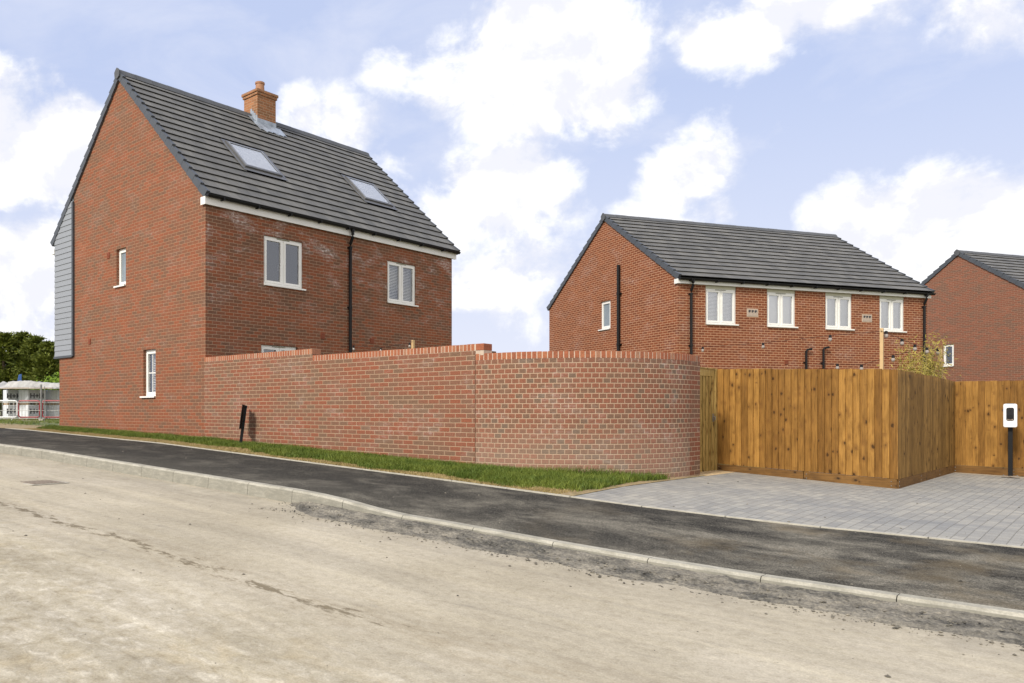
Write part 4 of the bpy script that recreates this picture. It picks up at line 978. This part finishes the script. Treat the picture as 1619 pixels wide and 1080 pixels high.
# ------------------------------------------------------------------ EV charger
def px_w(px, z): return ((px-633)/1252*z, z)
cxw = l2w(13.15, 8.86); zb = float(gz(13.15, 8.86))+.006
ec = empty('car_charger', 'white electric car charger on a black post in front of the rear timber fence', 'car charger', px_w(1597.5, 14.62), EV-1.225, R(-39))
zb = EV-1.225
mb = MB(zb); mb.box(-.035,.035,-.03,.03,zb+.01,zb+1.30); mb.build('post', M['black'], ec, bevel=.004)
mb = MB(zb); mb.box(-.135,.135,-.08,.08,zb+.0,zb+.012); bp = mb.build('base_plate', M['iron'], ec)
mb = MB(zb)
for sx in (-.1,.1):
    mb = MB(zb); mb.tube([(sx,-.05,zb+.012),(sx,-.05,zb+.03)], .012, 6); mb.build('bolt', M['steel'], bp)
def rrect(cx_, cz_, w_, h_, r, bul=0, n=6):
    pts = []
    for qx, qz, a0 in ((1,-1,-90),(1,1,0),(-1,1,90),(-1,-1,180)):
        for i in range(n+1):
            a = R(a0+90*i/n); pts.append((cx_+qx*(w_/2-r)+r*math.cos(a), cz_+qz*(h_/2-r)+r*math.sin(a)))
    return [(p[0]*(1-bul*abs((p[1]-cz_)/(h_/2))**2), p[1]) for p in pts]
mb = MB(zb); mb.prism(rrect(0, zb+1.125, .212, .43, .028, .05), lambda p, t: (p[0], t, p[1]), -.05, -.14); hs = mb.build('housing', M['charger'], ec, bevel=.01)
mb = MB(zb); mb.prism(rrect(0, zb+1.15, .118, .24, .03, .06), lambda p, t: (p[0], t, p[1]), -.138, -.146); sk = mb.build('socket_panel', M['socket'], hs)
mb = MB(zb); mb.tube([(0,-.146,zb+1.10),(0,-.165,zb+1.10)], .042, 20); mb.tube([(0,-.146,zb+1.21),(0,-.150,zb+1.21)], .012, 12); mb.build('socket', M['black'], hs)
mb = MB(zb); mb.box(-.043,.043,-.152,-.1465,zb+1.042,zb+1.062); mb.build('lower_lip', M['iron'], hs)
mb = MB(zb); mb.box(-.05,.05,-.09,.035,zb+1.30,zb+1.35); mb.build('top_bracket', M['black'], ec)
# ------------------------------------------------------------------ leaning sign post in the verge
sgn = l2w(1.72, -.32); zs = float(gz(1.72,-.32))
sp = empty('small_sign', 'thin black sign on a leaning stake in the grass, seen edge on', 'sign', sgn, zs, math.atan2(sgn[0], sgn[1])*-1)
sp.rotation_euler = (0, R(7.5), math.atan2(-sgn[0], sgn[1]))
mb = MB(); mb.box(-.03,.03,-.02,.02,-.1,.84); mb.build('stake', M['black'], sp, bevel=.002)
mb = MB(); mb.hexa([(-.072,-.17,.36),(-.060,-.17,.36),(-.012,.17,.36),(-.026,.17,.36)],[(-.072,-.17,.85),(-.060,-.17,.85),(-.012,.17,.85),(-.026,.17,.85)]); mb.build('panel', M['black'], sp)
mb = MB(); mb.box(-.02,.035,-.02,.02,.79,.83); mb.box(-.02,.028,-.02,.02,.50,.53); mb.build('clamp', M['black'], sp)
# ------------------------------------------------------------------ grass
def blades(name, mat, pts, h0, h1, wd, label, kind='stuff'):
    n = len(pts); pts = np.array(pts); hh = h0+(h1-h0)*rng.random(n)**1.5*(pts[:,3] if pts.shape[1] > 3 else 1)
    ang = rng.random(n)*2*math.pi; lean = rng.normal(0, .45, (n, 2))*hh[:, None]
    dxy = np.stack([np.cos(ang), np.sin(ang)], 1)*wd*(.6+.8*rng.random(n))[:, None]
    V = np.zeros((n, 5, 3)); base = pts[:, :3]
    V[:,0,:] = base; V[:,0,:2] -= dxy; V[:,1,:] = base; V[:,1,:2] += dxy
    mid = base.copy(); mid[:,:2] += lean*.35; mid[:,2] += hh*.6
    V[:,2,:] = mid; V[:,2,:2] += dxy*.7; V[:,3,:] = mid; V[:,3,:2] -= dxy*.7
    V[:,4,:] = base; V[:,4,:2] += lean; V[:,4,2] += hh
    idx = np.arange(n)[:, None]*5
    me = bpy.data.meshes.new(name); q = (idx+np.array([[0,1,2,3]])); t = (idx+np.array([[3,2,4]]))
    me.vertices.add(n*5); me.vertices.foreach_set('co', V.reshape(-1))
    me.loops.add(n*7); me.loops.foreach_set('vertex_index', np.concatenate([q, t], 1).reshape(-1).astype(np.int32))
    me.polygons.add(n*2); ls = (np.arange(n)[:, None]*7+np.array([[0, 4]])).reshape(-1); me.polygons.foreach_set('loop_start', ls.astype(np.int32))
    me.update(calc_edges=True); me.materials.append(mat)
    o = bpy.data.objects.new(name, me); LINK(o); at_frame(o); o['kind'] = kind; tag(o, label, 'grass'); return o
from mathutils import noise as mn
gp = []; sp_ = []
while len(gp) < 150000:
    s = rng.uniform(-7.6, 9.85); b_ = n_back(s); hi = -.035+arc_n(min(s, 9.78))
    if s > 9.75: hi = 2.3
    if s < 5 and rng.random() < .30: continue
    n = rng.uniform(b_+.02, hi)
    w_ = (n-b_)
    nz = mn.noise((s*1.1, n*1.1, 0)); nz2 = mn.noise((s*5, n*5, 3))
    edge = .22+.22*nz+.12*nz2+(.18 if s < 3 else 0)
    if s > 8.6: edge += (s-8.6)*.10
    dright = 9.9-s
    if dright < .14+.12*nz+.06*nz2: continue
    lush = min(1., max(.0, (w_-edge)/.25))
    if w_ > edge and rng.random() < .25+.75*lush:
        tall = .55+.45*lush+.35*nz
        if hi-n < .30 and s > 8.3: tall += .9*max(0, 1-abs(s-9.0)/.8)
        gp.append((s, n, float(gz(s, n))+.01, max(.3, tall)))
    elif rng.random() < .55: sp_.append((s, n, float(gz(s, n))+.01, .45))
blades('grass', M['grass'], gp, .04, .125, .0040, 'green grass strip growing along the foot of the brick wall')
blades('dry_grass', M['straw'], sp_, .02, .06, .004, 'dry straw coloured grass edge beside the black tarmac pavement')
fp = [(rng.uniform(-30,-7.6), rng.uniform(-.7, 10)) for _ in range(26000)]
fp = [(s, n, float(gz(s, n))-.05, 1.) for s, n in fp if mn.noise((s*.25, n*.5, 9)) > .02]
blades('rough_grass', M['grass'], fp, .05, .12, .008, 'patches of rough grass on the bare ground beyond the house')
# ------------------------------------------------------------------ foliage helper
def leaves(name, mat, centers, dirs, size, aspect, parent=None, zoff=0, curl=.0):
    n = len(centers); C = np.array(centers, float); D = np.array(dirs, float); D /= np.linalg.norm(D, axis=1)[:, None]+1e-9
    rd = rng.normal(size=(n, 3)); S_ = np.cross(D, rd); S_ /= np.linalg.norm(S_, axis=1)[:, None]+1e-9
    sz = np.array(size) if not np.isscalar(size) else size*(.6+.8*rng.random(n)); L = D*sz[:, None]; Wd = S_*(sz*aspect)[:, None]
    V = np.stack([C, C+L*.45+Wd, C+L, C+L*.45-Wd], 1).reshape(-1, 3); V[:, 2] -= zoff
    me = bpy.data.meshes.new(name); me.vertices.add(n*4); me.vertices.foreach_set('co', V.reshape(-1))
    me.loops.add(n*4); me.loops.foreach_set('vertex_index', np.arange(n*4, dtype=np.int32)); me.polygons.add(n); me.polygons.foreach_set('loop_start', (np.arange(n)*4).astype(np.int32))
    me.update(calc_edges=True); me.materials.append(mat); o = bpy.data.objects.new(name, me); LINK(o)
    if parent: o.parent = parent
    return o
def conifer(X, Y, z0, h, rad, label, n=15000, mat='conifer', low=.03):
    r = empty('conifer_tree', label, 'tree', (X, Y), z0, 0, 'trees beyond the site')
    mb = MB(); mb.tube([(0,0,-.3),(0,0,h*.5),(0,0,h*.93)], [.22,.14,.03], 8); mb.build('trunk', M['bark'], r)
    C = []; D = []; nb = 150
    for b in range(nb):
        t = random.random()**.85; z = h*(low+(1-low)*t); rr = rad*(1-t)**.62*random.uniform(.75,1.12)+.12; a = random.uniform(0, 2*math.pi)
        rise = random.uniform(-.05,.45)
        for k in range(n//nb):
            f = random.random()**.6; p = np.array([math.cos(a)*rr*f, math.sin(a)*rr*f, z+rr*f*rise])
            p += np.array([random.gauss(0,.19), random.gauss(0,.19), random.gauss(0,.10)])*(1.15-f*.5)
            C.append(p); D.append((math.cos(a)*1+random.gauss(0,.5), math.sin(a)+random.gauss(0,.5), .35+random.gauss(0,.35)))
    leaves('crown', M[mat], C, D, .26, .17, r); return r
for (px, zz, hh, rd, lb) in ((-25,62,6.4,2.9,'dark conifer at the left edge of the picture behind the pallets'),(6,60,6.0,2.5,'second conifer from the left edge, rounded dark top'),(34,61,6.15,2.3,'tallest of the dark conifers left of the house'),(57,60,5.75,2.2,'conifer directly behind the blue sheeting'),(78,59,5.2,1.9,'conifer nearest to the house corner'),(104,62,4.9,2.2,'dark conifer half hidden behind the house corner')):
    X, Y = px_w(px, zz); conifer(X, Y, EV-.35, hh, rd, lb)
def bush(X, Y, z0, h, rad, label, mat='bush', n=7000, name='shrub'):
    r = empty(name, label, 'bush', (X, Y), z0, 0)
    C = []; D = []
    for b in range(70):
        a, e = random.uniform(0, 2*math.pi), random.uniform(0, math.pi/2); q = np.array([math.cos(a)*math.cos(e)*rad*.8, math.sin(a)*math.cos(e)*rad*.8, math.sin(e)*h*.85])*random.uniform(.5,1)
        for k in range(n//70): C.append(q+rng.normal(0, .2, 3)); D.append(rng.normal(0, 1, 3))
    mb = MB()
    for i in range(5): mb.tube([(0,0,-.1),(random.uniform(-.4,.4),random.uniform(-.4,.4),h*.6)], [.04,.01], 6)
    mb.build('stems', M['bark'], r); leaves('foliage', M[mat], C, D, .16, .3, r)
for px, zz, h, rd, lb in ((82,52,2.9,1.6,'bright green bush against the house corner'),(66,54,2.3,1.3,'low bright green bush left of the house corner'),(100,53,3.2,1.6,'bright green bush hidden mostly by the house')):
    X, Y = px_w(px, zz); bush(X, Y, EV-.4, h, rd, lb)
# bamboo behind the fence
bx_, by_ = px_w(1452, 17.4); bz = EV-1.2
bam = empty('bamboo_plant', 'yellow green bamboo rising above the slanted timber fence', 'plant', (bx_, by_), bz, 0)
C = []; D = []; mb = MB()
for i in range(36):
    a = random.uniform(0, 2*math.pi); rr = random.uniform(.03,.30); x0, y0 = rr*math.cos(a), rr*math.sin(a)
    hh = random.uniform(2.1,2.78) if i > 4 else random.uniform(2.7,2.95); lx = random.gauss(0,.26)+.0; ly = random.gauss(0,.26)
    pts = [(x0+lx*(t**2), y0+ly*(t**2), hh*t) for t in (0,.3,.55,.8,1)]; mb.tube(pts, [.007,.006,.005,.004,.002], 5, False)
    for k in range(72):
        t = random.uniform(.60,1.0); p = np.array([x0+lx*t*t, y0+ly*t*t, hh*t])+rng.normal(0,.085,3); C.append(p); D.append((random.gauss(lx,.8), random.gauss(ly,.8), random.gauss(-.45,.45)))
for i in range(9):   # wispy canes leaning right
    x1 = random.uniform(.18,.50); hh = random.uniform(2.15,2.55)
    pts = [(x1*t, random.uniform(-.05,.05), hh*t) for t in (0,.4,.75,1)]; mb.tube(pts, [.006,.005,.004,.002], 5, False)
    for k in range(28): t = random.uniform(.78,1); C.append(np.array([x1*t,0,hh*t])+rng.normal(0,.05,3)); D.append((random.gauss(.3,.7), random.gauss(0,.7), random.gauss(0,.6)))
mb.build('canes', M['cane'], bam); leaves('leaves', M['bamboo'], C, D, .095, .085, bam)
# ------------------------------------------------------------------ festoon posts and lights
def wp(px, py, z): return ((px-633)/1252*z, z, CAMZ+(648.5-py)/1252*z)
def post(px, z, ytop, w_, label, rot=ROT1):
    X, Y = px_w(px, z); zb = EV-1.25; r = empty('timber_post', label, 'post', (X, Y), zb, rot)
    zt = CAMZ+(648.5-ytop)/1252*z
    mb = MB(); mb.box(-w_/2,w_/2,-w_/2,w_/2,0,zt-zb); mb.build('shaft', M['timber'], r, bevel=.004)
    mb = MB(); mb.tube([(0,-w_/2,zt-zb-.05),(0,-w_/2-.03,zt-zb-.05),(0,-w_/2-.03,zt-zb-.02)], .004, 6); mb.build('hook', M['steel'], r)
post(1394, 14.6, 519, .055, 'pale square timber post standing up behind the golden fence')
post(1487.5, 17.5, 552, .06, 'thin pale timber post beside the bamboo')
post(653, 21.5, 538, .07, 'pale timber post peeping over the brick garden wall')
def festoon(pts, bulbs, label, blab):
    """pts anchor points world, catenary; bulbs list of (px,py,z)"""
    O = pts[0]; r = empty('string_lights', label, 'string lights', (O[0], O[1]), O[2], 0)
    path = [Vector(p)-Vector(O) for p in pts]; out = []
    for a, b_ in zip(path[:-1], path[1:]):
        for i in range(10):
            t = i/10; p = a.lerp(b_, t); out.append((p.x, p.y, p.z-.0*4*t*(1-t)))
    out.append(tuple(path[-1])); mb = MB(); mb.tube(out, .004, 5); mb.build('cable', M['black'], r)
    for (px, py, z) in bulbs:
        p = Vector(wp(px, py, z))-Vector(O)
        mb = MB(); mb.tube([(p.x,p.y,p.z+.055),(p.x,p.y,p.z)], [.024,.030], 10); b = mb.build('bulb_holder', M['black'], r)
        mb = MB(); mb.tube([(p.x,p.y,p.z),(p.x,p.y,p.z-.02),(p.x,p.y,p.z-.045),(p.x,p.y,p.z-.065),(p.x,p.y,p.z-.078)], [.024,.032,.034,.025,.006], 12); mb.build('bulb', M['bulb'], b)
B1 = [(1111,552,21),(1206.5,546,18.6),(1312.5,534,16.2),(1401,529,14.7)]
festoon([wp(1096,549,22.5)]+[wp(a, b_-3.5, c_) for a, b_, c_ in B1[:3]]+[wp(1394,524,14.56)], B1[:3]+[(1401,528,14.7)], 'festoon lights strung from the semi detached house up to the pale timber post', '')
B2 = [(1426,540,15.3),(1446.5,549,16.0),(1465.5,553.5,16.6),(1482.5,555.5,17.2)]
festoon([wp(1395,524,14.56)]+[wp(a, b_-3.8, c_) for a, b_, c_ in B2]+[wp(1487,553,17.45)], B2, 'festoon lights sloping down to the right above the bamboo', '')
B3 = [(1324,579,16.5),(1362,580.5,16.0),(1412,566,15.6)]
festoon([wp(1290,576,17.5),wp(1324,575.5,16.5),wp(1362,577,16.0),wp(1412,562,15.6),wp(1440,556,15.6)], B3, 'low festoon lights just above the top of the golden fence', '')
B4 = [(559,550,20.5),(602,553,20.8),(647.5,545.5,21.2)]
festoon([wp(540,548,20.3),wp(559,546.5,20.5),wp(602,550,20.8),wp(647.5,542,21.2),wp(653,540,21.4)], B4, 'festoon lights just above the coping of the brick garden wall', '')
# ------------------------------------------------------------------ storage compound at the far left
def text_mesh(txt, size, name, parent, loc, rot, mat):
    cu = bpy.data.curves.new(name, 'FONT'); cu.body = txt; cu.size = size; cu.extrude = .002; cu.align_x = 'CENTER'; cu.align_y = 'CENTER'; cu.offset = .012
    t = bpy.data.objects.new(name, cu); LINK(t); bpy.context.view_layer.update()
    me = bpy.data.meshes.new_from_object(t.evaluated_get(bpy.context.evaluated_depsgraph_get())); bpy.data.objects.remove(t)
    me.materials.clear(); me.materials.append(mat); o = bpy.data.objects.new(name, me); LINK(o); o.parent = parent; o.location = loc; o.rotation_euler = rot; return o
zg = EV-.52
def stack(pxc, z, rot, wx, wy, label):
    X, Y = px_w(pxc, z)
    tiers = []
    for lv in range(2):
        zb = zg+lv*.80; r = empty('wrapped_pallet', label[lv], 'pallet', (X, Y), zb, rot, 'wrapped pallets of blocks')
        mb = MB(); 
        for i in range(3): mb.box(-wx+.02, .0-.02, .02+i*(wy-.14)/2, .12+i*(wy-.14)/2, 0, .09)
        mb.build('pallet_base', M['tan'], r)
        mb = MB(); mb.box(-wx, 0, 0, wy, .09, .79); mb.build('wrapping', M['wrap'], r, bevel=.03)
        mb = MB(); mb.box(.001, .004, .04, wy-.04, .12, .76); mb.build('printed_side', M['wrapg'], r)
        text_mesh('H+H', .36, 'printed_logo', r, (.008, wy/2, .45), (R(90), 0, R(90)), M['ink'])
# local -y face is the bright one, local +x face carries the print
stack(12, 41.5, R(-52), 1.1, .62, ('lower wrapped pallet of blocks at the left picture edge behind the white barrier','upper wrapped pallet of blocks at the left picture edge'))
stack(44, 41.0, R(-40), 1.05, .95, ('lower wrapped pallet of blocks behind the red barrier','upper wrapped pallet of blocks left of the steel fence post'))
stack(92, 42.0, R(-15), .95, .9, ('lower wrapped pallet of blocks at the house corner','upper wrapped pallet of blocks at the house corner'))
def barrier(px, z, rot, w_, mat, label, low):
    X, Y = px_w(px, z); r = empty('crowd_barrier', label, 'barrier', (X, Y), zg, rot, 'barriers in front of the pallets')
    mb = MB(); h0, h1 = .17, .98; c_ = .10
    mb.tube([(0,0,h0+c_),(0,0,h1-c_),(.03,0,h1-.03),(c_,0,h1),(w_-c_,0,h1),(w_-.03,0,h1-.03),(w_,0,h1-c_),(w_,0,h0+c_),(w_-.03,0,h0+.03),(w_-c_,0,h0),(c_,0,h0),(.03,0,h0+.03),(0,0,h0+c_)], .036, 8); mb.build('frame', mat, r)
    mb = MB(); n = int(w_/.16)
    for i in range(1, n): mb.tube([(w_*i/n,0,h0),(w_*i/n,0,h1)], .008, 5, False)
    mb.build('bars', mat if low else M['steel'], r)
    for q in (.18, w_-.18):
        mb = MB(); mb.tube([(q,-.28,.01),(q,-.02,h0),(q,.02,h0),(q,.28,.01)], .017, 6); mb.build('leg', mat, r)
barrier(-8, 39.0, R(3), 1.07, M['whitep'], 'white painted steel barrier at the left picture edge', True)
barrier(29.5, 39.2, R(-2), 1.06, M['redp'], 'red painted steel barrier left of the steel fence post', False)
barrier(67, 39.0, R(2), 1.25, M['redp'], 'red painted steel barrier nearest to the house corner', False)
X, Y = px_w(65, 38.0); r = empty('steel_fence_post', 'tall grey steel fence post standing in front of the pallets', 'post', (X, Y), zg, 0)
mb = MB(); mb.tube([(0,0,0),(0,0,1.75)], .045, 8); mb.tube([(.16,0,.0),(.16,0,1.66)], .02, 8); mb.build('tube', M['steel'], r)
mb = MB(); mb.box(-.1,.12,-.06,.06,0,.10); mb.build('foot', M['concrete'], r)
# mesh fence rail above barriers
X, Y = px_w(-12, 38.2); r = empty('mesh_fence_panel', 'low wire mesh fence panel along the front of the pallets', 'fence', (X, Y), zg, 0)
mb = MB()
for z in (.12,.5,.9,1.56): mb.tube([(0,0,z),(3.3,0,z)], .012, 6)
for i in range(24): mb.tube([(.14*i,0,.05),(.14*i,0,1.56)], .0035, 4, False)
mb.build('wires', M['steel'], r)
# crumpled sheeting on top of the pallets
X, Y = px_w(-15, 40.6); r = empty('sheeting_heap', 'crumpled pale sheeting and boards lying on top of the pallets', 'sheeting', (X, Y), zg+1.60, 0)
verts = []; faces = []; NX, NY = 60, 14
for i in range(NX+1):
    for j in range(NY+1):
        x = 3.75*i/NX; y = 1.6*j/NY; e = min(1, j/3)*min(1, (NY-j)/3)
        hgt = .05+.38*e*max(0, .55+.9*mn.noise((x*1.0, y*1.2, 2)))+.05*mn.noise((x*6, y*6, 5)); verts.append((x, y, hgt))
for i in range(NX):
    for j in range(NY): a = i*(NY+1)+j; faces.append((a, a+NY+1, a+NY+2, a+1))
me = bpy.data.meshes.new('sheet'); me.from_pydata(verts, [], faces); me.materials.append(M['tarp']); me.update(); o = bpy.data.objects.new('sheet', me); LINK(o); o.parent = r
mb = MB()
for i in range(9):
    x = random.uniform(0,2.4); mb.hexa([(x,-.25,.0+.02*i*.3),(x+1.1,-.2,.02),(x+1.1,-.05,.02),(x,-.1,.0)],[(x,-.25,.05),(x+1.1,-.2,.07),(x+1.1,-.05,.07),(x,-.1,.05)])
mb.build('boards', M['tan'], r)
X, Y = px_w(31, 41.5); r = empty('blue_sheeting', 'small upright blue sheeting bundle on top of the pallets', 'sheeting', (X, Y), zg+1.85, R(20))
mb = MB(); mb.hexa([(-.13,-.08,0),(.10,-.08,0),(.10,.08,0),(-.13,.08,0)],[(-.04,-.06,.52),(.10,-.05,.58),(.09,.05,.55),(-.05,.05,.5)]); mb.build('bundle', M['blue'], r, bevel=.02)
